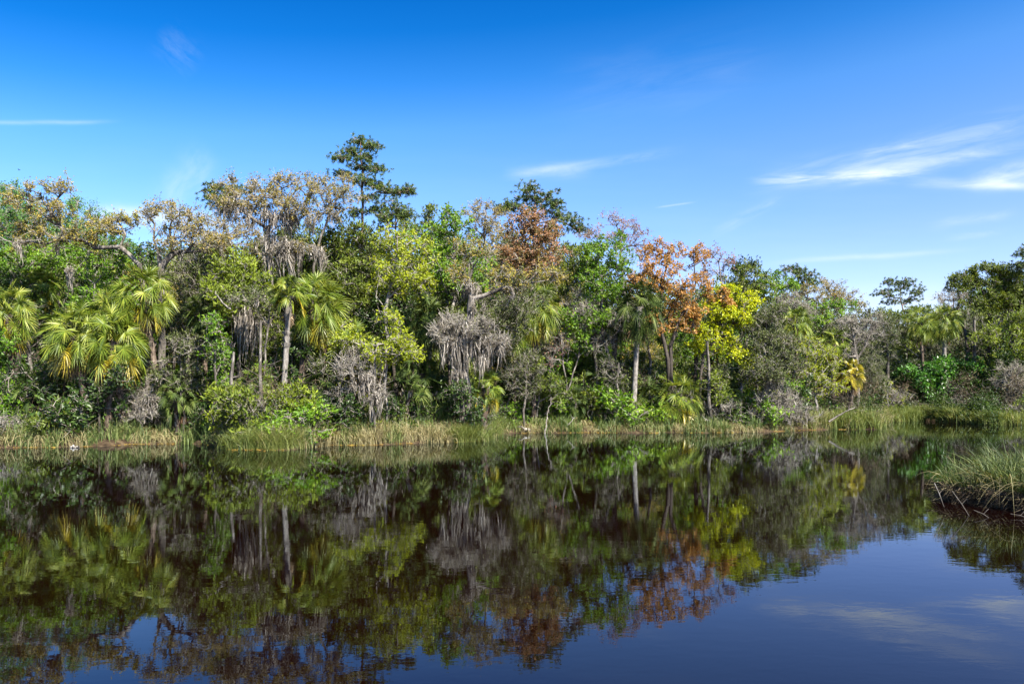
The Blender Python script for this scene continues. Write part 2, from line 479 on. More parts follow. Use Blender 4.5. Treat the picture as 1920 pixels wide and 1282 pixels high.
def skeleton(limbs, pts, rng, tip=0.012, step=0.6, pexp=0.42, bow=0.12):
    """connect every crown point to the growing tree; returns segment arrays"""
    N = [limbs[0][0]]
    par = [-1]
    for li, L in enumerate(limbs):
        if li == 0:
            prev = 0
            rest = L[1:]
        else:
            prev = int(np.argmin(np.linalg.norm(np.array(N) - L[0], axis=1)))
            rest = L
        for q in rest:
            q = np.asarray(q, float)
            p0 = N[prev]
            k = max(1, int(np.linalg.norm(q - p0) / step))
            for s in range(1, k + 1):
                x = p0 + (q - p0) * s / k
                if s < k:
                    x = x + rng.normal(size=3) * 0.05
                N.append(x)
                par.append(prev)
                prev = len(N) - 1
    n0 = len(N)
    cap = len(N) + len(pts) * 14 + 10
    A = np.zeros((cap, 3))
    A[:n0] = np.array(N)
    n = n0
    path = np.zeros(cap)
    for i in range(1, n0):
        path[i] = path[par[i]] + np.linalg.norm(A[i] - A[par[i]])
    # crown points farther from the limbs join later
    dd = np.min(np.linalg.norm(pts[:, None] - A[None, max(0, n0 // 3):n0], axis=2), axis=1)
    tips = []
    for q in pts[np.argsort(dd)]:
        dv = q - A[:n]
        dist = np.linalg.norm(dv, axis=1)
        cost = dist + 0.22 * path[:n] + np.maximum(0, -(dv[:, 2])) * 0.5
        if n0 > 4:
            cost[:max(1, n0 // 4)] += 2.0
        b = int(np.argmin(cost))
        L = dist[b]
        k = max(1, int(L / step))
        bd = rng.normal(size=3) * bow * L
        p0 = A[b].copy()
        prev = b
        for s in range(1, k + 1):
            tt = s / k
            x = p0 + (q - p0) * tt + bd * math.sin(tt * math.pi)
            A[n] = x
            par.append(prev)
            path[n] = path[prev] + L / k
            prev = n
            n += 1
        tips.append(prev)
    par = np.array(par[:n])
    cnt = np.zeros(n)
    cnt[tips] = 1
    for i in range(n - 1, 0, -1):
        cnt[par[i]] += cnt[i]
    r = tip * np.maximum(cnt, 1) ** pexp
    i = np.arange(1, n)
    return A[par[i]], A[i], r[par[i]], r[i], np.array(tips), A[:n], r


def moss_strands(g, pts, rng, L=(0.5, 1.6), ns=14, spread=0.12, w=0.022):
    if len(pts) == 0:
        return
    ns = max(6, ns)
    n = len(pts) * ns
    fat = np.repeat(rng.uniform(.45, 1.35, len(pts)), ns)[:, None]
    B = np.repeat(pts, ns, axis=0) + rng.normal(size=(n, 3)) * np.array([spread, spread, spread * 1.1]) * fat
    Lb = np.repeat(L[0] + (L[1] - L[0]) * rng.uniform(0, 1, len(pts)) ** 1.6, ns)
    r = rng.uniform(0.12, 1.0, n) ** 1.3
    len_ = Lb * r
    m = 6
    tt = np.linspace(0, 1, m)
    sway = np.cumsum(rng.normal(size=(n, m, 2)) * 0.036, axis=1) + np.repeat(rng.normal(size=(len(pts), 1, 2)) * .10, ns, axis=0) * tt[None, :, None] ** 1.5
    P = np.zeros((n, m, 3))
    c = np.repeat(pts, ns, axis=0)
    conv = (1 - 0.6 * tt)[None, :, None]                     # bundles draw together towards the tip
    P[:, :, :2] = c[:, None, :2] + (B - c)[:, None, :2] * conv + sway
    P[:, :, 2] = B[:, None, 2] - len_[:, None] * tt[None]
    a = rng.uniform(0, math.pi, n)
    sd = np.stack([np.cos(a), np.sin(a), np.zeros(n)], -1)
    wid = w * np.array([0.7, 1.1, 1.0, 0.85, 0.6, 0.12])
    jit = rng.uniform(0.5, 1.5, (n, m))
    S = sd[:, None] * (wid[None] * jit)[..., None]
    g.ribbons(P, S, rng.uniform(0.1, 0.95, n))


# look of each species: leaf style, leaf material, bark, leaf length/width, leaves per cluster, cluster spread, spacing, twigs
SPEC = {
    'cedar':   dict(st='spray', lm='cedar', bm='bark_grey', L=.20, Wd=.07, n=34, sp=.24, gap=.62, tw=5),
    'cedarb':  dict(st='spray', lm='cedar_bright', bm='bark_grey', L=.20, Wd=.07, n=34, sp=.24, gap=.60, tw=5),
    'cedard':  dict(st='spray', lm='cedar_dull', bm='bark_grey', L=.18, Wd=.06, n=26, sp=.26, gap=.60, tw=9),
    'oak':     dict(st='leaf', lm='oak_rust', bm='bark_grey', L=.11, Wd=.055, n=30, sp=.22, gap=.52, tw=9),
    'oakg':    dict(st='leaf', lm='oak_gold', bm='bark_grey', L=.11, Wd=.055, n=36, sp=.23, gap=.52, tw=7),
    'orange':  dict(st='leaf', lm='orange_leaf', bm='bark_dark', L=.14, Wd=.08, n=30, sp=.22, gap=.60, tw=6),
    'red':     dict(st='leaf', lm='red_leaf', bm='bark_grey', L=.14, Wd=.08, n=30, sp=.25, gap=.62, tw=6),
    'purple':  dict(st='leaf', lm='purple_leaf', bm='bark_grey', L=.13, Wd=.06, n=14, sp=.26, gap=.68, tw=9),
    'green':   dict(st='leaf', lm='fresh_green', bm='bark_grey', L=.15, Wd=.085, n=34, sp=.25, gap=.66, tw=4),
    'lime':    dict(st='leaf', lm='lime_leaf', bm='bark_pale', L=.15, Wd=.08, n=28, sp=.24, gap=.66, tw=6),
    'yellow':  dict(st='leaf', lm='yellow_leaf', bm='bark_dark', L=.15, Wd=.085, n=36, sp=.24, gap=.60, tw=4),
    'teal':    dict(st='leaf', lm='teal_green', bm='bark_pale', L=.14, Wd=.05, n=34, sp=.28, gap=.66, tw=5),
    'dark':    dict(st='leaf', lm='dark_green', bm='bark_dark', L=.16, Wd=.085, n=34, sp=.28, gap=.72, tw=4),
    'glossy':  dict(st='leaf', lm='glossy_green', bm='bark_grey', L=.20, Wd=.12, n=22, sp=.24, gap=.62, tw=3),
    'bare':    dict(st='leaf', lm='grey_leaf', bm='bark_grey', L=.10, Wd=.05, n=7, sp=.28, gap=.50, tw=14),
    'pine':    dict(st='needle', lm='pine', bm='bark_brown', L=.23, Wd=.018, n=78, sp=.20, gap=.68, tw=3),
}
THINGS = []       # (px, short description, root) of the hero plants


def root_empty(name, loc, label, cat, group=None):
    e = bpy.data.objects.new(name, None)
    e.empty_display_size = 0.3
    e.location = loc
    C.objects.link(e)
    tag(e, label, cat, group)
    return e


def make_tree(name, label, kind, D, base_px, blobs, limbs=None, moss=0.0, mossL=(.4, 1.4), mosspts=None, short=None, cat='tree', dens=1.0,
              leafk=1.0, seed=None, depth=0.75, trunk_r=None, group=None, tip=0.012, nmax=260, lsize=1.0, mossns=13, top_px=None):
    """blobs: (px, py, rx, ry[, dD]) in photo pixels at distance D; limbs: polylines of (px, py[, dD])"""
    sp = SPEC[kind]
    seed = seed if seed is not None else int(abs(base_px) * 7 + blobs[0][1] * 3 + D * 11)
    rng = np.random.default_rng(seed)
    D = max(D, float(bank_D(base_px)) + (1.0 if cat == 'shrub' or base_px < 930 else 2.2))
    base = W(base_px, HZ, D)
    base[2] = float(ground_z(base[0], base[1]))
    bl = []
    for b in blobs:
        dd = b[4] if len(b) > 4 else rng.uniform(-.6, .6)
        c = W(b[0], b[1], D + dd)
        rx, rz = b[2] / F * D, b[3] / F * D
        bl.append((c, np.array([rx, max(0.5, min(rx, rz * 1.6) * depth), rz])))
    far = max(1.0, D / 62.0)
    gap = sp['gap'] * far ** 0.8 / dens ** (1 / 3)
    pts = lump_points(bl, gap, rng, nmax)
    pts = pts[pts[:, 2] > base[2] + 0.25]
    L = []
    cen = np.mean([b[0] for b in bl], axis=0)
    low = min(b[0][2] - b[1][2] * 0.55 for b in bl)
    if limbs is None or limbs[0][0] == 'auto':
        t1 = np.array([base[0] * .3 + cen[0] * .7, base[1] * .4 + cen[1] * .6, max(low, base[2] + 0.35)])
        mid = base * .5 + t1 * .5 + rng.normal(size=3) * np.array([.12, .12, 0]) * (t1[2] - base[2]) * .5
        top = cen + np.array([0, 0, bl[0][1][2] * 0.25])
        L.append(np.array([base - np.array([0, 0, .2]), mid, t1, top]))
        limbs = (limbs or [])[1:]
    for pl in limbs or []:
        P = np.array([W(q[0], q[1], D + (q[2] if len(q) > 2 else 0)) for q in pl])
        if not L:
            P = np.concatenate([[base - np.array([0, 0, .2])], P])
        L.append(P)
    a, b, ra, rb, tips, A, r = skeleton(L, pts, rng, tip=tip * far ** .5)
    if trunk_r:
        k = trunk_r / r[0]
        ra = np.where(ra > 0.03, ra * np.interp(ra, [0.03, r[0]], [1, k]), ra)
        rb = np.where(rb > 0.03, rb * np.interp(rb, [0.03, r[0]], [1, k]), rb)
    e = root_empty(name, base, label, cat, group)
    gt = Geo()
    big = ra > 0.045
    gt.segs(a[big], b[big], ra[big], rb[big], 8)
    gt.segs(a[~big], b[~big], ra[~big], rb[~big], 4, np.interp(ra[~big], [.012, .045], [.85, .5]))
    # fine twigs inside every leaf cluster
    ntw = max(1, int(sp['tw']))
    ntw = max(ntw, 6)
    c = np.repeat(pts, ntw, axis=0)
    d = unit(rng.normal(size=c.shape) + unit(c - cen) * .6 + np.array([0, 0, .25]))
    ln = rng.uniform(.35, 1.35, len(c)) * sp['sp'] * 1.8 * far ** .5
    st = c - d * .10
    md = c + d * (ln * .5)[:, None] + rng.normal(size=c.shape) * .04
    en = c + d * ln[:, None] + rng.normal(size=c.shape) * .07
    tr = .009 * far
    tv = np.clip(rng.uniform(.45, 1.1, len(st)), .45, 1)
    gt.segs(st, md, tr * 1.3, tr, 3, tv)
    gt.segs(md, en, tr, tr * .5, 3, tv)
    gt.obj('trunk', sp['bm'], e, base)
    # foliage
    gl = Geo()
    nl = max(2, int(sp['n'] * leafk * (1.0 if kind in ('oak', 'oakg', 'bare', 'purple') else 1.3)))
    cv = rng.uniform(.05, .95, len(pts))
    if sp['st'] in ('leaf', 'spray'):
        sub = rng.integers(0, ntw, (len(pts), nl)) if kind != 'x' else None
        sub = np.minimum(sub, max(3, int(ntw * .7)))
        tw_i = (np.arange(len(pts))[:, None] * ntw + sub).ravel() % len(en)
        tf = rng.uniform(.55, 1.08, len(tw_i))[:, None]
        cc = st[tw_i] * (1 - tf) + en[tw_i] * tf
        off = rng.normal(size=cc.shape) * sp['sp'] * .30 * far ** .5
        P = cc + off
        sv = rng.uniform(0, 1, len(en))
        v = np.repeat(cv, nl) * .35 + sv[tw_i] * .35 + rng.uniform(0, 1, len(cc)) * .3
        if sp['st'] == 'leaf':
            dr = unit(rng.normal(size=P.shape) + off / sp['sp'] * .5)
        else:
            dr = unit(rng.normal(size=P.shape) * .55 + unit(off) * .8 + np.array([0, 0, .55]))
        s = 1.22 * far ** .75 * lsize * rng.uniform(.55, 1.35, len(P))
        gl.leaves(P, dr, sp['L'] * s, sp['Wd'] * s, v, rng)
    else:
        ntf = 6
        tc_ = np.repeat(pts, ntf, axis=0) + rng.normal(size=(len(pts) * ntf, 3)) * np.array([.36, .36, .16]) * far ** .6
        nn = max(6, int(nl / ntf * 1.3))
        cc = np.repeat(tc_, nn, axis=0)
        dr = unit(rng.normal(size=cc.shape) + np.array([0, 0, .5]))
        ln = sp['L'] * far ** .5 * rng.uniform(.7, 1.15, len(cc))
        P = np.stack([cc, cc + dr * (ln * .6)[:, None], cc + dr * ln[:, None] - np.array([0, 0, .03])], 1)
        sd = unit(np.cross(dr, rng.normal(size=dr.shape)))
        wd = sp['Wd'] * far ** .7
        S = sd[:, None] * (np.array([.6, 1, .15]) * wd)[None, :, None]
        gl.ribbons(P, S, np.repeat(rng.uniform(0, 1, len(tc_)), nn) * .5 + rng.uniform(0, .5, len(cc)))
    gl.obj('crown', sp['lm'], e, base)
    if moss > 0 or mosspts:
        gm = Geo()
        if moss > 0:
            cand = np.concatenate([A[len(A) // 3:], pts])
            cand = cand[cand[:, 2] > base[2] + 1.2]
            sel = cand[rng.random(len(cand)) < moss]
            if len(sel) <= 14:
                for q in sel:
                    gq = Geo()
                    moss_strands(gq, q[None], rng, mossL, mossns)
                    gq.obj('hanging_moss', 'moss', e, base)
            else:
                moss_strands(gm, sel, rng, mossL, mossns)
        for q in (mosspts or []):            # (px, py_top, half width px, length px, bundles)
            k = q[4]
            ctr = np.stack([W(q[0] + rng.uniform(-1, 1) * q[2], q[1] + rng.uniform(-6, 6), D + rng.uniform(-.7, .5)) for _ in range(k)])
            ll = q[3] / F * D
            gq = Geo()
            moss_strands(gq, ctr, rng, (ll * .15, ll * 1.0), 30, .13, .019)
            gq.obj('hanging_moss', 'moss', e, base)
        if gm.n:
            gm.obj('hanging_moss', 'moss', e, base)
    if short:
        THINGS.append((base_px, D, short, e))
    return e


# ------------------------------------------------------------------ palms


def frond_fan(g, start, az, el, rng, pet=0.95, blade=0.9, nseg=24, droop=.5, v0=.5, vs=.35, sw=.022, spread=140):
    out = np.array([math.cos(az), math.sin(az), 0])
    d0 = out * math.cos(el) + np.array([0, 0, 1]) * math.sin(el)
    # petiole arches over
    m = 5
    P = []
    p = start.copy()
    d = d0.copy()
    for k in range(m):
        P.append(p.copy())
        p = p + d * pet / (m - 1)
        d = unit(d + np.array([0, 0, -1]) * .07 * droop * 2 + rng.normal(size=3) * .015)
    P = np.array(P)
    hst = P[-1]
    side0 = unit(np.cross(d, np.array([0, 0, 1.]) + out * 1e-3))
    S = side0[None] * np.array([.028, .02, .015, .013, .012])[:, None]
    g.ribbons(P[None], S[None], np.array([min(1, v0 + .15)]))
    a = unit(d + np.array([0, 0, -.30 - .22 * droop]) + rng.normal(size=3) * .12)
    roll = rng.normal() * .95
    b = unit(np.cross(a, np.array([0, 0, 1.]) + out * .01))
    nrm = np.cross(b, a)
    b, nrm = b * math.cos(roll) + nrm * math.sin(roll), nrm * math.cos(roll) - b * math.sin(roll)
    th = np.radians(np.linspace(-spread, spread, nseg) + rng.normal(size=nseg) * 1.5)
    dr = a[None] * np.cos(th)[:, None] + b[None] * np.sin(th)[:, None] + nrm[None] * (0.30 * np.abs(np.sin(th)))[:, None]
    dr = unit(dr)
    Ls = blade * (.72 + .30 * np.cos(th * .8)) * rng.uniform(.9, 1.07, nseg)
    tt = np.array([0, .3, .62, 1.0])
    root_ = hst[None] + a[None] * (np.cos(th).clip(0) * blade * .22)[:, None]
    P = root_[:, None] + dr[:, None] * (Ls[:, None] * tt[None])[..., None]
    sag = (tt ** 2.3)[None] * (Ls * (.07 + .22 * droop) * rng.uniform(.6, 1.35, nseg))[:, None]
    P[:, :, 2] -= sag
    P[:, :, 2] -= (.10 * np.cos(th).clip(0) * blade)[:, None] * tt[None]
    inpl = unit(np.cross(nrm[None], dr))
    tw = np.where(np.arange(nseg) % 2 == 0, 1, -1) * .75 + rng.normal(size=nseg) * .12
    sd = inpl * np.cos(tw)[:, None] + nrm[None] * np.sin(tw)[:, None]
    S = sd[:, None] * (np.array([.55, 1.0, .8, .08]) * sw)[None, :, None]
    g.ribbons(P, S, np.clip(v0 + vs * rng.uniform(-1, 1, nseg), 0, 1))


def palm_geo(rng, trunk_pts, r0, R, nf, skirt, low_el, lm, droop=1.0, boots=True):
    """returns trunk, crown, gold crown and dead skirt geometry; trunk_pts world coordinates"""
    T = Geo()
    P = np.array(trunk_pts, float)
    # resample
    t = np.linspace(0, 1, 26)
    seg = np.concatenate([[0], np.cumsum(np.linalg.norm(np.diff(P, axis=0), axis=1))])
    Q = np.stack([np.interp(t * seg[-1], seg, P[:, k]) for k in range(3)], -1)
    Q[:, :2] += np.cumsum(rng.normal(size=(26, 2)) * .008, axis=0)
    rr = r0 * (1.25 - .35 * t) * (1 + .04 * np.sin(t * 60)) + .10 * np.clip((t - .8) / .2, 0, 1)
    rr[0] *= 1.25
    T.tube(Q, rr, 10, .5, rough=.05, rng=rng)
    top = Q[-1]
    if boots:
        hgt = min(seg[-1], 3.0)
        nb = 90
        zz = rng.uniform(0, 1, nb)
        aa = rng.uniform(0, 2 * math.pi, nb)
        idx = np.clip(((1 - zz * hgt / seg[-1]) * 25).astype(int), 0, 25)
        st = Q[idx]
        o = np.stack([np.cos(aa), np.sin(aa), np.zeros(nb)], -1)
        A = st + o * (rr[idx] * .8)[:, None]
        B = A + o * .16 + np.array([0, 0, .30])
        sd = np.cross(o, np.array([0, 0, 1.]))
        Pp = np.stack([A, (A + B) / 2, B], 1)
        S = sd[:, None] * np.array([.06, .05, .03])[None, :, None]
        T.ribbons(Pp, S, rng.uniform(0, 1, nb))
    G, Y, K = Geo(), Geo(), Geo()
    pet, blade = R * .64, R * .41
    ga = 2.39996
    for i in range(nf):
        f = i / max(1, nf - 1)
        el = math.radians(82 - (82 - low_el) * f ** .85 + rng.normal() * 6)
        az = i * ga + rng.normal() * .15
        st = top + np.array([0, 0, .15 - .35 * f])
        tgt, v0 = (G, rng.uniform(.3, .75))
        if f > .78 and rng.random() < .6:
            tgt, v0 = (Y, rng.uniform(.2, .8))
        frond_fan(tgt, st, az, el, rng, pet * rng.uniform(.75, 1.12), blade * rng.uniform(.8, 1.1), 34, droop * (.4 + .8 * f), v0, .3)
    for i in range(skirt):
        az = i * ga * 1.3 + rng.normal() * .2
        el = math.radians(rng.uniform(-86, -48))
        frond_fan(K, top + np.array([0, 0, -.25 - rng.uniform(0, .4)]), az, el, rng, pet * rng.uniform(.6, .9), blade * rng.uniform(.6, .85), 14, 1.3,
                  rng.uniform(.2, .8), .2, .022, 70)
    return T, G, Y, K


def make_palm(name, label, D, crown_px, r_px, base_px, seed, nf=30, skirt=9, low_el=-48, lm='palm', r0=.15, droop=1.0, gold='palm_gold',
              short=None, base_lean=None, cat='palm', group=None, bm='bark_boots'):
    rng = np.random.default_rng(seed)
    D = max(D, float(bank_D(base_px)) + (1.0 if base_px < 930 else 2.2))
    nf = int(nf * 1.65)
    R = r_px / F * D
    top = W(crown_px[0], crown_px[1], D)
    base = W(base_px, HZ, D + rng.uniform(-.2, .2))
    base[2] = float(ground_z(base[0], base[1]))
    if top[2] < base[2] + .3:
        top[2] = base[2] + .3
    mid = base * .5 + top * .5
    mid[0] = base[0] * .6 + top[0] * .4
    T, G, Y, K = palm_geo(rng, [base - np.array([0, 0, .2]), mid, top], r0, R, nf, skirt, low_el, lm, droop)
    e = root_empty(name, base, label, cat, group)
    T.obj('trunk', bm, e, base)
    G.obj('crown', lm, e, base)
    if Y.n:
        o = Y.obj('lower_fronds', gold, e, base)
        if gold == 'palm_gold':
            o['label'] = 'yellowing lower fronds'
    if K.n:
        K.obj('dead_fronds', 'palm_dead', e, base)['label'] = 'dry brown hanging fronds'
    if short:
        THINGS.append((base_px, D, short, e))
    return e


# ------------------------------------------------------------------ the hero plants, left to right


def B(px, off):
    return float(bank_D(px)) + off


# ---- live oaks with bare limbs
make_tree('live_oak', 'sprawling moss-hung live oak at far left with bare zigzag limb and rusty new leaves', 'oakg', 46, 275,
          [(75, 352, 42, 17), (115, 352, 22, 12), (60, 385, 50, 16), (30, 372, 30, 14), (100, 400, 40, 22), (50, 428, 55, 17), (110, 440, 60, 15), (170, 425, 50, 18),
           (215, 425, 45, 22), (20, 455, 40, 10), (150, 450, 50, 12), (235, 405, 30, 12)],
          limbs=[[(278, 640), (272, 560), (262, 498)], [(262, 498), (243, 478), (225, 463), (200, 464), (178, 465), (160, 452), (128, 446), (112, 425), (92, 392), (78, 372), (58, 370)],
                 [(176, 466), (160, 486), (137, 512), (133, 535)], [(120, 446), (85, 458), (55, 452), (28, 456), (-10, 438)], [(92, 392), (110, 370), (128, 352)],
                 [(225, 463), (235, 440), (222, 415)]],
          mosspts=[(133, 505, 5, 62, 5), (35, 458, 6, 40, 3), (82, 458, 8, 30, 3), (104, 460, 6, 34, 4), (230, 462, 8, 22, 3), (98, 400, 8, 36, 5), (115, 445, 8, 26, 3)],
          moss=.03, mossL=(.3, .8), short='the zigzag-limbed oak', dens=1.25, seed=11, tip=.014)
make_tree('live_oak', 'broken-topped oak snag forking into two dark limbs under sparse tan leaves', 'oak', 45, 303,
          [(335, 400, 45, 18), (300, 388, 24, 12), (365, 420, 40, 22), (390, 445, 38, 18), (330, 430, 40, 20), (285, 400, 18, 14), (415, 455, 25, 22), (350, 455, 50, 16)],
          limbs=[[(304, 700), (302, 600), (302, 502), (296, 470), (288, 448), (290, 420)], [(302, 502), (313, 487), (326, 474), (350, 472), (372, 471), (392, 476), (414, 471)],
                 [(325, 474), (320, 450), (318, 430)], [(288, 430), (280, 424), (275, 420)], [(290, 424), (297, 420)]],
          mosspts=[(340, 474, 4, 36, 3), (415, 470, 4, 26, 3), (360, 472, 8, 22, 2), (300, 470, 6, 26, 2)],
          moss=.03, short='the broken oak snag', dens=1.3, trunk_r=.21, seed=12)
make_tree('live_oak', 'tall live oak with heavy curtains of grey moss under a sparse rusty top', 'oak', 47, 520,
          [(455, 352, 38, 20), (500, 345, 35, 18), (545, 340, 40, 16), (580, 350, 30, 20), (425, 370, 35, 22), (440, 395, 35, 22), (520, 375, 50, 20), (555, 390, 40, 22),
           (480, 385, 40, 22), (530, 450, 45, 14), (580, 460, 30, 14)],
          limbs=[[(516, 640), (508, 520), (500, 460), (503, 425)], [(503, 430), (485, 418), (468, 405), (452, 392), (440, 372), (415, 362)], [(503, 425), (520, 412), (534, 388), (540, 365), (555, 345)],
                 [(500, 440), (520, 425), (550, 420), (575, 402)], [(504, 470), (530, 452), (570, 456), (600, 466)], [(534, 388), (512, 372), (480, 368)]],
          mosspts=[(440, 388, 26, 40, 12), (478, 415, 14, 30, 6), (508, 402, 14, 62, 14), (536, 402, 12, 80, 12), (558, 402, 10, 48, 5), (515, 450, 20, 60, 16), (505, 470, 14, 50, 10),
                   (545, 462, 24, 60, 15), (580, 470, 22, 56, 13), (528, 478, 20, 62, 10), (600, 478, 10, 40, 6), (415, 392, 12, 26, 4)],
          moss=.05, mossL=(.3, .9), short='the moss-curtained oak', dens=1.35, seed=13, tip=.013)
make_tree('live_oak', 'leaning oak with dark slanting trunk and thin rusty crown against the tall pine', 'oak', 49, 600,
          [(640, 345, 36, 16), (660, 365, 30, 16), (620, 370, 28, 22), (600, 355, 22, 18), (630, 395, 26, 20), (600, 390, 22, 20)],
          limbs=[[(585, 640), (588, 500), (597, 460), (610, 425), (618, 400), (632, 372), (655, 352)], [(618, 400), (605, 375), (598, 355)], [(626, 385), (640, 378), (668, 360)]],
          mosspts=[(625, 402, 12, 32, 6), (590, 412, 8, 40, 4), (580, 415, 6, 30, 3)], moss=.03, short='the leaning oak', dens=1.2, seed=14)

# ---- pines
make_tree('pine_tree', 'tallest pine with a long bare branch reaching right above the moss oaks', 'pine', 66, 678,
          [(672, 266, 12, 6), (698, 276, 16, 6), (658, 284, 14, 5), (640, 295, 12, 4), (694, 296, 18, 6), (680, 314, 22, 7), (704, 318, 12, 5), (674, 338, 22, 7), (704, 346, 14, 5), (640, 326, 16, 4),
           (716, 356, 18, 5), (742, 360, 14, 3.5), (764, 357, 10, 3.5), (684, 372, 20, 6), (704, 396, 18, 5), (664, 400, 18, 5)],
          limbs=[[(680, 700), (677, 450), (679, 400), (680, 340), (676, 268)], [(679, 375), (705, 360), (740, 362), (768, 357)], [(678, 350), (655, 335), (633, 325)], [(677, 310), (655, 300), (632, 295)],
                 [(678, 330), (700, 318), (712, 300)], [(679, 392), (660, 395)], [(679, 400), (700, 396)]],
          short='the tallest pine', dens=1.25, seed=21, depth=1.0)
make_tree('pine_tree', 'low round-headed pine just right of the tallest pine', 'pine', 66, 738,
          [(735, 385, 26, 10), (750, 398, 28, 12), (722, 402, 28, 14), (740, 420, 34, 14), (765, 405, 14, 8)], short='the round-headed pine', seed=22, depth=1.0)
make_tree('pine_tree', 'pine crown behind the left edge of the moss-curtained oak', 'pine', 62, 425,
          [(405, 352, 16, 10), (398, 366, 15, 9), (412, 378, 20, 12), (440, 362, 22, 12), (430, 385, 22, 12)], short='the pine behind the mossy oak', seed=23, depth=1.0)
make_tree('pine_tree', 'broad pine rising behind the red-brown tree with a low branch to the right', 'pine', 68, 1005,
          [(1000, 355, 26, 12), (1022, 368, 24, 12), (985, 370, 24, 12), (1010, 385, 34, 14), (962, 386, 18, 7), (945, 392, 10, 5), (1040, 385, 10, 8), (1065, 418, 22, 10), (1083, 430, 14, 7), (1045, 405, 16, 8),
           (1035, 430, 18, 12)],
          limbs=['auto' and [(1005, 700), (1003, 440), (1003, 390), (1000, 352)], [(1003, 390), (975, 388), (945, 393)], [(1004, 420), (1040, 412), (1085, 430)], [(1004, 430), (1040, 428)]],
          short='the broad pine', dens=1.2, seed=24, depth=1.0)
make_tree('pine_tree', 'lone distant pine with a rounded crown in the dip of the skyline', 'pine', 150, 1690,
          [(1672, 530, 14, 8), (1700, 528, 18, 9), (1660, 548, 14, 9), (1690, 543, 24, 10), (1718, 548, 15, 9), (1668, 562, 18, 8), (1710, 562, 20, 8)],
          short='the lone distant pine', seed=25, depth=1.0, nmax=60)
make_tree('pine_tree', 'pine branch tip entering the frame at the far right edge', 'pine', 90, 1950,
          [(1925, 480, 20, 10), (1915, 500, 14, 7), (1940, 465, 25, 10), (1950, 500, 30, 14)], short='the far right pine', seed=26, depth=1.0)

# ---- left third broadleaf and cedar
make_tree('tree', 'feathery teal-green tree at the top left corner of the wood', 'teal', 54, 10,
          [(10, 385, 55, 34), (-30, 430, 60, 50), (45, 410, 45, 30), (20, 360, 25, 14)], short='the feathery teal tree', leafk=1.6, dens=1.3, seed=31)
make_tree('tree', 'airy teal-green treetop showing above the zigzag oak limb', 'teal', 56, 165,
          [(150, 395, 30, 12), (165, 415, 45, 20), (120, 425, 40, 20), (185, 440, 40, 20), (215, 470, 40, 25), (145, 385, 18, 7)], short='the airy teal treetop', leafk=1.6, dens=1.3, seed=32)
make_tree('tree', 'bright green broadleaf tree filling the left edge below the oak limb', 'green', 50, 30,
          [(30, 495, 60, 35), (90, 480, 55, 28), (0, 545, 50, 35), (140, 500, 40, 28), (75, 530, 50, 26)], short='the left green broadleaf', dens=1.1, seed=33)
make_tree('tree', 'vivid green sapling crown between the hanging moss and the tall palm', 'green', 47, 165,
          [(165, 555, 35, 22), (190, 530, 35, 20), (205, 490, 45, 25), (150, 575, 30, 18)], short='the vivid green sapling', dens=1.1, seed=34)
make_tree('tree', 'low bright green shrub tree at the left edge above the reeds', 'green', 43.5, 15,
          [(10, 720, 30, 22), (-15, 690, 30, 30), (35, 735, 22, 12), (5, 760, 20, 14), (5, 650, 22, 20)], cat='shrub', dens=.6, seed=35)
make_tree('cedar_tree', 'dull green cedar behind the tall palm and broken snag', 'cedard', 49, 345,
          [(345, 520, 45, 40), (370, 570, 45, 40), (330, 600, 40, 35), (380, 500, 40, 30)], moss=.06, short='the dull cedar', seed=36, dens=1.2)
make_tree('cedar_tree', 'yellow-green cedar beside the left trailing moss of the curtained oak', 'cedarb', 45, 445,
          [(440, 500, 42, 28), (455, 530, 50, 30), (425, 550, 40, 26), (470, 560, 45, 24), (490, 575, 40, 16), (430, 585, 35, 20)],
          mosspts=[(455, 588, 14, 110, 9), (470, 582, 12, 115, 8), (440, 590, 10, 90, 5), (500, 595, 16, 34, 6), (545, 590, 22, 34, 6), (430, 640, 12, 60, 6), (485, 600, 8, 40, 3)],
          moss=.04, short='the yellow-green cedar', dens=1.35, seed=37)
make_tree('cedar_tree', 'olive cedar with upswept sprays below the tall pine', 'cedar', 51, 655,
          [(650, 440, 38, 28), (620, 455, 26, 26), (680, 455, 35, 30), (650, 490, 45, 34), (690, 500, 36, 34), (640, 530, 36, 26), (670, 550, 40, 26)],
          moss=.03, short='the olive cedar', dens=1.35, seed=38)
make_tree('cedar_tree', 'grey mossy cedar over the palm with brown skirt', 'cedard', 43, 510,
          [(500, 570, 40, 16), (540, 575, 36, 14), (470, 560, 40, 16)], moss=.25, mossL=(.3, .8), short='the grey mossy cedar', seed=39, dens=1.3)
make_tree('tree', 'lime-green tree with pale crooked branches in the left centre', 'lime', 46, 735,
          [(740, 455, 42, 24), (775, 475, 40, 28), (720, 480, 36, 28), (760, 505, 55, 28), (800, 510, 30, 28), (735, 535, 52, 24), (790, 540, 40, 20)],
          limbs=[[(722, 700), (727, 640), (722, 580), (730, 545), (740, 505), (745, 470)], [(727, 560), (760, 530), (790, 510)], [(724, 580), (705, 555), (715, 510)]],
          short='the lime tree', dens=1.3, seed=40)
make_tree('tree', 'slender young green tree poking above the canopy right of the lime tree', 'green', 52, 845,
          [(845, 408, 20, 14), (830, 430, 30, 18), (865, 425, 26, 14), (840, 460, 42, 26), (870, 490, 40, 28), (815, 480, 30, 26), (845, 520, 45, 28), (900, 530, 40, 24)],
          short='the slender green tree', dens=1.2, seed=41)
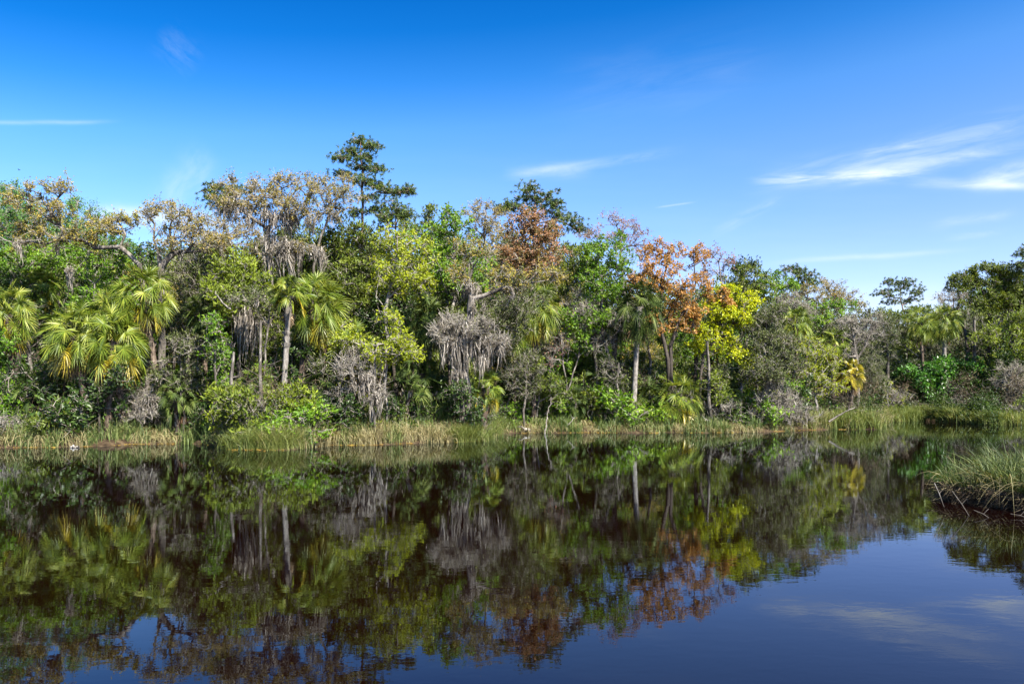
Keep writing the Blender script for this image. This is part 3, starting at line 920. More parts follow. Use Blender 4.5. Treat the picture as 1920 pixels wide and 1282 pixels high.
make_tree('cedar_tree', 'pointed dark cedar tips behind the slender green tree', 'cedar', 60, 805,
          [(805, 405, 8, 16), (808, 430, 14, 18), (790, 440, 20, 20), (815, 460, 26, 20), (765, 430, 20, 12)], short='the pointed cedar', dens=1.3, seed=42)
make_tree('live_oak', 'rusty-leaved oak with a narrow top left of the red-brown tree', 'oak', 56, 900,
          [(900, 385, 22, 14), (895, 405, 26, 16), (918, 412, 24, 16), (905, 435, 30, 18), (935, 400, 14, 14)],
          short='the narrow rusty oak', dens=1.25, seed=43)
make_tree('live_oak', 'golden-leaved oak with short mossy trunk in the centre', 'oakg', 45.5, 880,
          [(880, 468, 30, 18), (910, 475, 28, 16), (870, 490, 26, 16), (935, 515, 38, 16), (980, 520, 40, 16), (1015, 505, 32, 14), (860, 515, 22, 18), (1040, 520, 22, 12), (950, 535, 40, 12)],
          limbs=[[(872, 660), (882, 600), (884, 560), (878, 528), (888, 500), (905, 475)], [(880, 530), (868, 505), (872, 480)], [(884, 560), (930, 545), (980, 532), (1030, 525), (1042, 508)], [(985, 532), (1005, 515)]],
          mosspts=[(880, 535, 7, 50, 10), (893, 540, 6, 36, 4), (965, 540, 20, 26, 8), (1040, 512, 3, 20, 2), (900, 575, 16, 30, 4)],
          moss=.03, short='the golden oak', dens=1.3, seed=44, trunk_r=.2)
make_tree('maple_tree', 'red-brown leafy tree in front of the broad pine', 'red', 57, 1000,
          [(1000, 410, 36, 20), (975, 430, 34, 22), (1025, 440, 36, 24), (1000, 460, 50, 26), (970, 480, 40, 24), (1030, 485, 36, 24), (1000, 505, 42, 18)],
          short='the red-brown tree', dens=1.35, seed=45, leafk=1.2)
make_tree('cedar_tree', 'olive cedar showing between the red-brown and bright green trees', 'cedar', 60, 1065,
          [(1065, 475, 24, 18), (1070, 505, 36, 26), (1050, 540, 36, 26)], short='the middle olive cedar', dens=1.3, seed=46)
make_tree('tree', 'bright green broad tree beside the purple-red treetop', 'green', 56, 1130,
          [(1115, 465, 28, 20), (1145, 458, 26, 20), (1120, 490, 36, 20), (1165, 485, 30, 22), (1170, 510, 26, 18), (1110, 520, 32, 20), (1140, 540, 36, 20), (1105, 560, 32, 22), (1090, 610, 34, 26), (1120, 590, 30, 20)],
          short='the broad green tree', dens=1.4, seed=47, leafk=1.1)
make_tree('maple_tree', 'sparse purple-red treetop standing behind the bright green broad tree', 'purple', 66, 1170,
          [(1150, 418, 30, 16), (1175, 425, 28, 20), (1130, 440, 24, 14), (1165, 450, 36, 20), (1200, 445, 22, 18), (1210, 465, 20, 16), (1100, 440, 14, 8)],
          short='the purple-red tree', dens=1.35, seed=48)
make_tree('maple_tree', 'thin-twigged purple-red tree peeking right of the tallest orange crown', 'purple', 66, 1360,
          [(1350, 500, 24, 16), (1368, 490, 14, 8), (1340, 475, 16, 12), (1330, 510, 24, 18)], short='the thin purple tree', dens=1.2, seed=49)
make_tree('maple_tree', 'large orange-leaved tree with twin dark trunks right of centre', 'orange', 55.5, 1250,
          [(1250, 475, 32, 20), (1215, 478, 22, 18), (1295, 470, 28, 16), (1310, 490, 20, 18), (1240, 505, 40, 20), (1215, 530, 36, 24), (1260, 540, 44, 22), (1310, 530, 26, 18), (1340, 548, 28, 18),
           (1362, 560, 16, 12), (1275, 575, 40, 20), (1240, 600, 32, 20), (1285, 610, 34, 18), (1300, 585, 22, 14)],
          limbs=[[(1255, 730), (1253, 690), (1248, 655), (1240, 620), (1235, 580), (1245, 520), (1255, 480)], [(1257, 790), (1258, 690), (1257, 650), (1270, 610), (1290, 570), (1305, 530), (1300, 480)],
                 [(1290, 570), (1320, 555), (1350, 550)]],
          short='the large orange tree', dens=1.2, seed=50, leafk=1.1, trunk_r=.22)
make_tree('maple_tree', 'vivid yellow-green tree with arching dark limb beside the orange tree', 'yellow', 56, 1318,
          [(1370, 560, 34, 18), (1405, 570, 22, 20), (1390, 590, 26, 16), (1345, 590, 32, 20), (1360, 615, 32, 22), (1325, 625, 26, 18), (1310, 650, 20, 14), (1360, 650, 26, 16), (1390, 665, 24, 14), (1405, 682, 16, 10), (1345, 565, 26, 16)],
          limbs=[[(1312, 740), (1314, 700), (1318, 665), (1335, 645), (1350, 635), (1375, 605), (1398, 582)], [(1350, 635), (1375, 650), (1400, 672)], [(1335, 645), (1325, 620)], [(1350, 635), (1350, 590), (1368, 562)]],
          short='the yellow-green tree', dens=1.5, seed=51, leafk=1.3)
make_tree('tree', 'grey-twigged leaning tree with slanting dark trunk right of the yellow-green tree', 'cedard', 57, 1385,
          [(1440, 600, 38, 34), (1415, 640, 36, 34), (1460, 650, 40, 34), (1430, 690, 46, 26), (1480, 690, 32, 26), (1370, 700, 30, 24)],
          limbs=[[(1388, 745), (1392, 718), (1415, 698), (1430, 680), (1437, 640), (1440, 590)], [(1392, 718), (1385, 690), (1380, 660)], [(1430, 680), (1465, 665), (1490, 640)]],
          short='the leaning grey tree', dens=1.25, seed=52, leafk=1.1)
make_tree('live_oak', 'grey-tan twiggy oak crown showing under the left arm of the moss-curtained oak', 'oak', 51, 425,
          [(395, 425, 28, 16), (430, 430, 34, 20), (465, 440, 30, 20), (400, 455, 40, 20), (450, 465, 40, 18)], moss=.03, short='the grey-tan oak', dens=1.4, leafk=.6, seed=15)
make_tree('cedar_tree', 'olive cedar filling behind the moss curtains', 'cedar', 53, 560,
          [(560, 440, 46, 20), (520, 460, 46, 24), (600, 470, 40, 26), (560, 500, 60, 26), (490, 500, 30, 26)], short='the cedar behind the moss curtains', dens=1.3, seed=16)
make_tree('tree', 'airy green treetop between the lime tree and the slender green tree', 'green', 55, 790,
          [(790, 440, 34, 16), (770, 465, 30, 20), (810, 470, 36, 22), (790, 500, 50, 24)], short='the airy green treetop', dens=1.1, leafk=.8, seed=17)
make_tree('cedar_tree', 'pale olive cedar under the golden oak limbs', 'cedard', 49, 935,
          [(930, 560, 34, 20), (980, 550, 30, 16), (900, 575, 26, 16), (950, 590, 36, 18)], moss=.06, short='the pale olive cedar', dens=1.4, seed=18)
make_tree('tree', 'bright green mid-height tree in the gap under the broad green tree', 'green', 57, 1075,
          [(1085, 640, 28, 20), (1110, 660, 26, 18), (1070, 600, 22, 18)], dens=1.0, leafk=.9, seed=19)
# ---- right-hand skyline
make_tree('cedar_tree', 'olive domed cedar on the skyline right of the thin purple tree', 'cedar', 68, 1400,
          [(1400, 510, 26, 14), (1385, 530, 32, 18), (1415, 530, 28, 18), (1400, 555, 45, 20), (1370, 545, 20, 18)], short='the olive domed cedar', dens=1.3, seed=53)
make_tree('tree', 'dark green treetop rising just behind the olive domed cedar', 'dark', 75, 1402, [(1402, 500, 22, 10), (1385, 505, 14, 8)], dens=1.2, seed=54)
make_tree('tree', 'bright green crown between two dark treetops on the right skyline', 'green', 68, 1455,
          [(1445, 520, 24, 12), (1465, 530, 28, 16), (1440, 540, 26, 14), (1480, 540, 18, 14)], short='the green skyline crown', dens=1.2, seed=55)
make_tree('tree', 'dark blue-green treetop sloping down to the brownish oaks', 'pine', 76, 1490,
          [(1485, 508, 20, 9), (1500, 518, 26, 10), (1515, 530, 20, 10), (1495, 535, 30, 12)], short='the dark skyline tree', dens=1.3, seed=56)
make_tree('live_oak', 'brownish thin-leaved oak left of the skyline dip', 'oak', 78, 1585,
          [(1550, 532, 18, 10), (1570, 545, 26, 16), (1595, 560, 22, 14), (1610, 573, 16, 9), (1560, 565, 30, 16)], moss=.02, short='the brownish skyline oak', dens=1.3, seed=57)
make_tree('live_oak', 'small greyish oak crown in front of the dark blue-green treetop', 'oak', 74, 1515,
          [(1515, 540, 24, 12), (1525, 555, 24, 12), (1500, 555, 22, 12)], short='the small greyish oak', dens=1.3, seed=58)
make_tree('tree', 'leafy green tree below the brownish skyline oak', 'green', 70, 1565,
          [(1560, 570, 28, 14), (1580, 582, 24, 14), (1550, 595, 30, 16), (1525, 610, 26, 18), (1510, 580, 16, 14)], short='the lower green tree', dens=1.1, seed=59)
make_tree('cedar_tree', 'dull cedar with a slanting crown under the skyline dip', 'cedard', 70, 1590,
          [(1590, 610, 36, 18), (1620, 595, 26, 12), (1560, 630, 36, 20), (1610, 640, 30, 26), (1650, 610, 28, 16)], moss=.03, short='the slanting cedar', dens=1.3, seed=60)
make_tree('tree', 'bare grey twiggy tree between the two green crowns above the fan palm', 'bare', 66, 1490,
          [(1480, 570, 26, 22), (1505, 590, 26, 22), (1470, 600, 22, 18)], short='the bare twiggy tree', dens=1.6, seed=61)
make_tree('willow_tree', 'feathery light green willow-like tree above the marsh grass on the right', 'lime', 60, 1530,
          [(1520, 655, 30, 22), (1550, 675, 34, 26), (1515, 695, 36, 26), (1560, 710, 30, 22), (1530, 730, 36, 18), (1490, 660, 20, 18)],
          short='the feathery light green tree', dens=1.3, seed=62, leafk=.9, lsize=.75, tip=.01)
make_tree('dead_tree', 'pale leafless forked tree standing at the back of the right marsh grass', 'bare', 66, 1608,
          [(1600, 620, 22, 22), (1625, 620, 26, 22), (1590, 600, 20, 14), (1640, 600, 16, 14), (1585, 660, 18, 12)],
          limbs=[[(1609, 745), (1608, 690), (1605, 668), (1600, 630), (1594, 605)], [(1607, 672), (1622, 650), (1635, 620), (1642, 605)], [(1600, 660), (1583, 654)]],
          short='the pale forked tree', leafk=.35, dens=1.3, seed=63, trunk_r=.16)
make_tree('cedar_tree', 'dull cedar with bare grey branches behind the pale forked tree', 'cedard', 84, 1645,
          [(1640, 605, 26, 18), (1660, 630, 36, 22), (1625, 640, 30, 22), (1680, 620, 30, 20), (1655, 665, 40, 22)], moss=.02, dens=1.4, seed=64, short='the dull back cedar')
make_tree('cedar_tree', 'dark cedar filling the gap left of the paired tall palms', 'cedar', 92, 1700,
          [(1690, 600, 28, 16), (1720, 590, 30, 14), (1700, 640, 36, 26), (1670, 590, 22, 12), (1735, 620, 30, 26)], dens=1.4, seed=65, short='the palm-side cedar')
make_tree('tree', 'grey leafless treetop behind the paired tall palms', 'bare', 96, 1790,
          [(1785, 555, 18, 12), (1805, 562, 22, 14), (1765, 560, 14, 10), (1795, 585, 32, 14)], dens=2.0, leafk=1.5, seed=66, short='the grey leafless treetop')
make_tree('cedar_tree', 'big domed cedar dominating the right skyline', 'cedar', 92, 1865,
          [(1850, 505, 32, 12), (1815, 520, 32, 14), (1880, 510, 32, 14), (1800, 540, 22, 14), (1850, 535, 45, 18), (1900, 535, 36, 22), (1870, 565, 60, 22), (1920, 560, 36, 22), (1840, 590, 36, 16)],
          limbs=[[(1870, 700), (1868, 620), (1858, 580), (1840, 540), (1825, 520)], [(1868, 600), (1885, 560), (1890, 520)], [(1868, 610), (1910, 570), (1925, 550)]],
          moss=.03, short='the big domed cedar', dens=2.0, leafk=1.2, seed=67)
make_tree('cedar_tree', 'spreading light olive cedar at the right edge below the domed cedar', 'cedarb', 82, 1890,
          [(1880, 620, 40, 14), (1915, 605, 40, 20), (1850, 640, 32, 14), (1900, 650, 45, 22), (1945, 640, 40, 30)], moss=.03, short='the spreading olive cedar', dens=1.4, leafk=.8, seed=68)
make_tree('cedar_tree', 'dull green cedar right of the paired tall palms with bare lower trunk', 'cedard', 86, 1830,
          [(1820, 605, 30, 18), (1835, 630, 34, 18), (1800, 640, 24, 20), (1825, 665, 34, 14)], dens=1.4, seed=69, short='the palm-right cedar')
make_tree('shrub', 'rounded big-leaved bright green shrub over the dark water on the right', 'glossy', 83, 1770,
          [(1745, 690, 32, 14), (1770, 685, 30, 12), (1725, 710, 26, 20), (1760, 715, 42, 22), (1735, 740, 30, 16), (1775, 750, 24, 16), (1700, 700, 8, 8)],
          short='the rounded green shrub', dens=2.0, cat='shrub', seed=70, leafk=1.5)
make_tree('shrub', 'darker broadleaf shrub joined to the right side of the rounded green shrub', 'glossy', 84, 1835,
          [(1810, 685, 30, 14), (1840, 695, 24, 16), (1845, 725, 22, 22), (1815, 720, 28, 22), (1835, 750, 22, 18), (1800, 755, 30, 16)],
          short='the darker broadleaf shrub', dens=1.7, cat='shrub', seed=71, leafk=1.3)
make_tree('shrub', 'pale green wispy shrub between the marsh grass and the rounded green shrub', 'lime', 82, 1670,
          [(1665, 725, 20, 16), (1680, 745, 26, 16), (1650, 750, 26, 14)], cat='shrub', seed=72, dens=1.5, leafk=.6, lsize=.7)
make_tree('shrub', 'mossy grey bush on the right edge bank', 'grey' if False else 'bare', 74, 1900,
          [(1900, 715, 36, 18), (1930, 740, 40, 24), (1895, 690, 30, 12)], cat='shrub', seed=73, dens=1.6, moss=.1, mossL=(.3, .9), leafk=2)

# ---- bank-side shrubs and moss trees
make_tree('oak_tree', 'silvery moss-draped small oak leaning over the bank in the centre', 'bare', 44.5, 868,
          [(850, 605, 34, 16), (890, 612, 42, 16), (830, 625, 22, 18), (925, 640, 26, 22), (870, 635, 44, 18)],
          limbs=[[(868, 740), (862, 690), (866, 650), (862, 625), (850, 605)], [(866, 650), (890, 630), (915, 620)], [(864, 660), (840, 635), (822, 620)], [(890, 630), (930, 645)]],
          mosspts=[(840, 640, 16, 70, 10), (862, 636, 20, 85, 16), (885, 638, 20, 75, 16), (908, 640, 16, 66, 14), (930, 645, 12, 50, 10), (855, 690, 6, 80, 4), (825, 625, 12, 40, 7), (945, 645, 7, 34, 4), (898, 670, 10, 60, 6),
                   (872, 612, 44, 26, 20), (840, 610, 30, 28, 10)],
          moss=.22, mossL=(.3, .9), short='the silvery moss oak', dens=2.2, seed=80, leafk=.8, trunk_r=.10)
make_tree('shrub', 'round fine-twigged olive bush on the bank right of the moss oak', 'cedard', 47, 985,
          [(985, 690, 34, 22), (965, 705, 28, 22), (1005, 710, 26, 20), (980, 730, 34, 16), (990, 672, 24, 12)], cat='shrub', short='the round olive bush', seed=81, dens=1.6, moss=.05, mossL=(.3, .8), leafk=.9, lsize=.8)
make_tree('cedar_shrub', 'spreading lime-green cedar shrub on the bank below the hanging moss', 'cedarb', 41.5, 455,
          [(440, 748, 32, 16), (470, 765, 32, 18), (425, 775, 28, 18), (500, 775, 26, 16), (460, 790, 40, 12), (415, 745, 18, 12)], cat='shrub', short='the lime cedar shrub', seed=82, dens=1.6, moss=.14, mossL=(.3, .7))
make_tree('cedar_shrub', 'lime-green cedar shrub at the foot of the slender grey palm trunk', 'cedarb', 42, 548,
          [(545, 742, 22, 12), (560, 758, 28, 14), (530, 775, 26, 14), (575, 768, 20, 10), (515, 755, 18, 12)], cat='shrub', seed=83, dens=1.6, moss=.12, mossL=(.3, .6))
make_tree('dead_shrub', 'tangled grey mossy bush in front of the left palm cluster', 'bare', 42, 268,
          [(275, 748, 30, 14), (300, 765, 16, 20), (245, 760, 26, 18), (215, 778, 26, 16), (270, 775, 30, 12)], cat='shrub', seed=84, dens=1.9, moss=.25, mossL=(.3, .9), leafk=.4, short='the tangled mossy bush')
make_tree('dead_shrub', 'bare white-limbed shrub trailing moss into the dry reeds', 'bare', 42.5, 700,
          [(650, 690, 22, 26), (690, 700, 26, 26), (705, 740, 26, 22), (640, 740, 24, 20), (675, 665, 22, 14)],
          limbs=[[(702, 775), (690, 735), (675, 690), (672, 655)], [(702, 760), (712, 720), (720, 690)], [(680, 705), (650, 715), (622, 702)], [(664, 720), (655, 690), (652, 660)]],
          mosspts=[(655, 662, 8, 60, 5), (690, 700, 12, 60, 7), (705, 740, 14, 70, 10), (670, 720, 16, 60, 6), (640, 690, 6, 50, 3)],
          cat='shrub', seed=85, dens=1.4, leafk=.3, moss=.05, short='the white-limbed shrub')
make_tree('tree', 'lime-leaved sapling over the palm behind the white-limbed shrub', 'lime', 43.2, 690,
          [(680, 645, 36, 10), (705, 660, 26, 10), (650, 640, 20, 8), (745, 640, 24, 16), (760, 660, 22, 12)], dens=.9, seed=86, leafk=.8, short='the lime sapling')
make_tree('tree', 'slim pale-barked young tree with scattered lime leaves near the dark palmettos', 'lime', 44, 727,
          [(750, 630, 26, 16), (770, 655, 24, 14), (735, 600, 20, 16), (742, 668, 20, 8)], limbs=[[(726, 760), (724, 700), (728, 660), (725, 610), (728, 560)], [(727, 650), (750, 640), (772, 650)]],
          dens=.8, leafk=.8, seed=87, short='the slim pale tree')
make_tree('dead_shrub', 'grey leafless brush heap overhanging the water left of the marsh grass', 'bare', 57, 1455,
          [(1440, 775, 40, 14), (1480, 770, 40, 18), (1465, 745, 30, 16), (1410, 785, 26, 9), (1500, 785, 36, 10), (1450, 720, 20, 14)], cat='shrub', seed=88, dens=2.2, leafk=.8, moss=.12, mossL=(.4, 1.2), short='the grey brush heap')
make_tree('dead_tree', 'hanging grey moss on a small dead tree above the brush heap', 'bare', 58, 1452,
          [(1450, 690, 22, 16), (1445, 720, 20, 14)], limbs=[[(1448, 770), (1446, 730), (1450, 700), (1452, 680)]], mosspts=[(1445, 705, 10, 46, 7), (1462, 712, 6, 40, 4), (1470, 765, 12, 30, 7)],
          seed=89, leafk=.4, dens=1.6)
make_tree('shrub', 'spindly green-tipped shrub beside the lone pale palm trunk', 'cedard', 57.5, 1145,
          [(1150, 690, 26, 22), (1165, 710, 28, 18), (1130, 720, 26, 16), (1175, 735, 26, 12)], cat='shrub', seed=90, dens=1.4, leafk=.6, moss=.06, mossL=(.3, .9), short='the spindly shrub')
make_tree('tree', 'leaning grey sapling with pink-tinged dead twigs right of the olive bush', 'purple', 50, 1035,
          [(1040, 665, 22, 16), (1050, 650, 20, 10), (1035, 690, 16, 14)], limbs=[[(1024, 775), (1032, 740), (1030, 700), (1036, 670), (1045, 650)], [(1031, 760), (1040, 735), (1046, 715)]],
          dens=1.2, leafk=.5, seed=91, short='the leaning grey sapling')
make_tree('tree', 'green understory tree under the lone palm crown', 'dark', 60, 1190, [(1190, 700, 40, 26), (1230, 710, 30, 22), (1215, 740, 36, 16)], dens=1.2, seed=92)
make_tree('tree', 'rust-tinged thin oak under the fan palms in the centre', 'oak', 50, 1055, [(1050, 600, 24, 24), (1060, 640, 26, 20), (1040, 570, 22, 16)], dens=1.1, leafk=.6, moss=.05, seed=93, short='the rust-tinged thin oak')
make_tree('tree', 'twiggy grey-branched tree between the orange tree and the broad green tree', 'bare', 56, 1105,
          [(1100, 590, 30, 26), (1085, 560, 22, 22), (1125, 640, 36, 24), (1150, 600, 24, 24)], dens=1.5, leafk=1.4, seed=94, short='the twiggy grey tree')

# ---- bushes in front of the left palm stems and other bare stems
make_tree('shrub', 'dark twiggy thicket added in place of shade round the stems of the big sunlit palm pair', 'dark', 42, 185,
          [(165, 715, 26, 22), (200, 725, 28, 24), (225, 705, 24, 20), (150, 745, 28, 18), (195, 760, 34, 16)], cat='shrub', dens=1.3, leafk=.7, seed=401, short='the added palm-stem thicket')  # added dark growth, stands in for the shade that hides the palm stems
make_tree('shrub', 'olive bush filling the shade right of the tall left palm stem', 'cedard', 43, 340,
          [(325, 660, 26, 30), (350, 690, 30, 26), (310, 710, 26, 20), (365, 650, 24, 24), (345, 725, 36, 20)], cat='shrub', dens=1.4, moss=.08, mossL=(.3, 1.0), seed=402, short='the shaded olive bush')
make_tree('shrub', 'leafy green vine-like growth left of the trailing moss columns', 'green', 43, 402,
          [(400, 640, 20, 26), (410, 680, 20, 22), (395, 610, 18, 16), (418, 720, 18, 16)], cat='shrub', dens=.9, leafk=.6, seed=403)
make_tree('shrub', 'dead-frond-brown bush behind the shaggy golden palm stem', 'cedard', 44, 610,
          [(600, 690, 22, 24), (625, 720, 24, 24), (595, 740, 24, 18), (635, 680, 18, 20)], cat='shrub', dens=1.3, leafk=.8, moss=.1, mossL=(.3, .9), seed=404)
make_tree('shrub', 'dark shrub at the left edge under the yellow-fronded palm', 'dark', 42.5, 55,
          [(45, 700, 34, 24), (75, 730, 34, 22), (30, 745, 30, 18), (95, 700, 24, 20)], cat='shrub', dens=1.2, leafk=.9, seed=405)
make_tree('shrub', 'olive bush under the glossy central palm', 'cedar', 56.5, 1000,
          [(1000, 690, 30, 22), (1030, 720, 28, 22), (975, 740, 30, 18), (1050, 745, 30, 16)], cat='shrub', dens=1.2, leafk=1.0, seed=406)
make_tree('shrub', 'bright leafy bush between the yellow-green tree stem and the palmetto', 'cedarb', 57, 1330,
          [(1335, 715, 24, 18), (1350, 740, 28, 16), (1375, 720, 24, 18)], cat='shrub', dens=1.1, leafk=.8, seed=407)
make_tree('shrub', 'dark low bush round the foot of the silvery moss oak', 'dark', 44, 868,
          [(850, 755, 26, 18), (880, 765, 24, 16), (860, 735, 18, 14)], cat='shrub', dens=1.3, leafk=.9, seed=408)
# ---- palms
make_palm('cabbage_palm', 'yellow-fronded palm cut by the left edge of the photo', 44, (10, 590), 62, 40, 101, nf=34, low_el=-60, short='the left edge palm')
make_palm('cabbage_palm', 'dark-crowned palm high at left behind the bright green broadleaf', 49, (72, 545), 46, 62, 102, nf=30, skirt=14, short='the dark high palm', lm='palm')
make_palm('cabbage_palm', 'left palm of the big sunlit pair above the reeds', 42.2, (140, 632), 66, 166, 103, nf=36, low_el=-45, short='the sunlit palm pair')
make_palm('cabbage_palm', 'front palm of the big sunlit pair with yellow drooping fronds', 41.6, (212, 640), 66, 200, 104, nf=36, low_el=-58, short='the front sunlit palm')
make_palm('cabbage_palm', 'upright palm crown just behind the sunlit pair', 43.5, (205, 598), 52, 232, 105, nf=28)
make_palm('cabbage_palm', 'tall palm with yellow lower fronds under the broken oak snag', 44, (270, 553), 60, 304, 106, nf=34, skirt=16, low_el=-60, short='the tall left palm')
make_palm('cabbage_palm', 'full shaggy palm with golden underside and thick brown-stubbed trunk', 44, (590, 573), 64, 552, 107, nf=40, skirt=26, low_el=-68, r0=.2, short='the shaggy golden palm', bm='bark_boots')
make_palm('cabbage_palm', 'slender grey-trunked palm whose small crown hides in the cedar', 42.5, (540, 555), 40, 527, 108, nf=20, skirt=4, low_el=-20, r0=.14, short='the slender grey palm', bm='bark_pale')
make_palm('palmetto', 'small bright palm below the trailing grey moss', 42.8, (478, 722), 38, 482, 109, nf=20, skirt=3, low_el=-35, cat='palm')
make_palm('cabbage_palm', 'drooping palm behind the white-limbed shrub', 44.5, (668, 655), 54, 655, 110, nf=28, skirt=14, low_el=-62, short='the drooping palm')
make_palm('cabbage_palm', 'palm with long glossy hanging fronds in the centre of the wood', 48, (1005, 580), 52, 1000, 111, nf=32, skirt=10, low_el=-66, droop=1.4, short='the glossy central palm')
make_palm('cabbage_palm', 'lower palm partly hidden behind the silvery moss oak', 46.5, (955, 618), 48, 965, 112, nf=28, skirt=6, low_el=-66, droop=1.3)
make_palm('palmetto', 'small bright fan palm with one yellow frond under the silvery moss oak', 45.2, (912, 728), 38, 905, 113, nf=20, skirt=6, low_el=-50)
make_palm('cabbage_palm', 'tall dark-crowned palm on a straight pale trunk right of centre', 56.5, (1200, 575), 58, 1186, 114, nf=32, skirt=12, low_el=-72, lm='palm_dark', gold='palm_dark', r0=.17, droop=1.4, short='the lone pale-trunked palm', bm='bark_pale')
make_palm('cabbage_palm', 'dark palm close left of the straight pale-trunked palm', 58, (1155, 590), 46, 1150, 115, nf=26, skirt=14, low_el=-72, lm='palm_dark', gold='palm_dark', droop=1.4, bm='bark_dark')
make_palm('palmetto', 'wide low palmetto with tan dead fronds on the bank under the orange tree', 57, (1270, 748), 52, 1272, 116, nf=30, skirt=12, low_el=-45, short='the wide low palmetto')
make_palm('cabbage_palm', 'fan palm with golden skirt above the feathery light green tree', 64, (1490, 610), 36, 1495, 117, nf=30, low_el=-62, short='the golden-skirt palm')
make_palm('cabbage_palm', 'round yellowish palm crown right of the golden-skirt palm', 66, (1562, 645), 30, 1562, 118, nf=26, low_el=-55)
make_palm('cabbage_palm', 'short golden palm standing over the right marsh grass', 63, (1597, 702), 28, 1594, 119, nf=24, low_el=-40, lm='palm_gold', short='the short golden palm')
make_palm('cabbage_palm', 'left of the paired tall palms at right with dark shaggy crown', 83, (1725, 606), 34, 1733, 120, nf=32, low_el=-70, skirt=8, lm='palm', gold='palm', short='the left paired palm')
make_palm('cabbage_palm', 'right of the paired tall palms on a clean grey trunk', 83, (1772, 603), 34, 1771, 121, nf=32, low_el=-70, skirt=6, lm='palm', gold='palm', r0=.2, short='the right paired palm', bm='bark_pale')
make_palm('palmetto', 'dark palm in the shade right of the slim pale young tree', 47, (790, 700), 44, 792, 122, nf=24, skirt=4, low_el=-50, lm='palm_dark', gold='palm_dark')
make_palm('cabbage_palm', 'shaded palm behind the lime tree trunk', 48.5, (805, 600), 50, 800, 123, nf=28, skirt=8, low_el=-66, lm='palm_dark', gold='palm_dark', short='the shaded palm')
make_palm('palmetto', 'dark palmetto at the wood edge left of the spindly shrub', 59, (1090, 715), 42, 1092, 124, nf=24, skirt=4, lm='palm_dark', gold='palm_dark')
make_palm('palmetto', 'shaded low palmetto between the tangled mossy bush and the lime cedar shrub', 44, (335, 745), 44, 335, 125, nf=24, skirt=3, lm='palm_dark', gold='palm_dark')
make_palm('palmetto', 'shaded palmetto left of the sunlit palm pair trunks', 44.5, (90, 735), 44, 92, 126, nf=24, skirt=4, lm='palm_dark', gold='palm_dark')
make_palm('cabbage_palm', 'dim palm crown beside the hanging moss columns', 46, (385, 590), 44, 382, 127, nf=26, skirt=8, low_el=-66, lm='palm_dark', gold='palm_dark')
make_palm('palmetto', 'low palmetto on the right edge bank beside the mossy bush', 80, (1885, 752), 22, 1885, 128, nf=18, skirt=3, lm='palm_dark', gold='palm_dark')
# ------------------------------------------------------------------ the shaded wood behind: copies of a few trees
SKY = [(-300, 380), (60, 390), (130, 400), (160, 425), (260, 440), (350, 440), (385, 440), (480, 440), (600, 440), (700, 430), (760, 420), (850, 425), (1000, 420), (1050, 460), (1150, 470), (1230, 500),
       (1290, 505), (1380, 510), (1480, 515), (1540, 540), (1600, 580), (1640, 592), (1700, 588), (1760, 570), (1800, 560), (1850, 520), (2300, 500)]


def sky_y(px):
    return np.interp(px, [s[0] for s in SKY], [s[1] for s in SKY])


def wood_proto(name, kind, seed, h=9.0, w=2.6):
    """one tree at the world origin direction (D=50), returned as an Empty; the tree is then moved"""
    rng = np.random.default_rng(seed)
    k = F / 50.0
    bl = []
    for i in range(6):
        z = h * (.38 + .58 * i / 5)
        r = w * (1 - .45 * abs(i - 2.5) / 2.5)
        bl.append((960 + rng.normal() * w * .4 * k, HZ + (CAMZ - z) * k, r * k * .8, h * .13 * k, rng.normal() * w * .35))
    return make_tree(name, None, kind, 50, 960, bl, seed=seed, moss=.02 if kind != 'dark' else 0, dens=.8, depth=1.0, nmax=48)


PROTO_KINDS = [('cedar', 'cedar', 'olive cedar'), ('dark', 'dark', 'dark evergreen'), ('cedard', 'cedard', 'dull mossy cedar'), ('green', 'green', 'green broadleaf tree'),
               ('bare', 'bare', 'grey twiggy tree'), ('oakg', 'oakg', 'golden-leaved oak')]
protos = [wood_proto('cedar_tree' if 'cedar' in k else ('live_oak' if k[:3] == 'oak' else 'tree'), k, 300 + i) for i, (k, _, _) in enumerate(PROTO_KINDS)]


def copy_thing(root):
    c = root.copy()
    C.objects.link(c)
    for ch in root.children:
        d = ch.copy()
        C.objects.link(d)
        d.parent = c
    return c


def nearest_short(px, used, key):
    best = sorted(THINGS, key=lambda t: abs(t[0] - px))
    for t in best:
        if (key, t[2]) not in used:
            used.add((key, t[2]))
            return t[2]
    return None


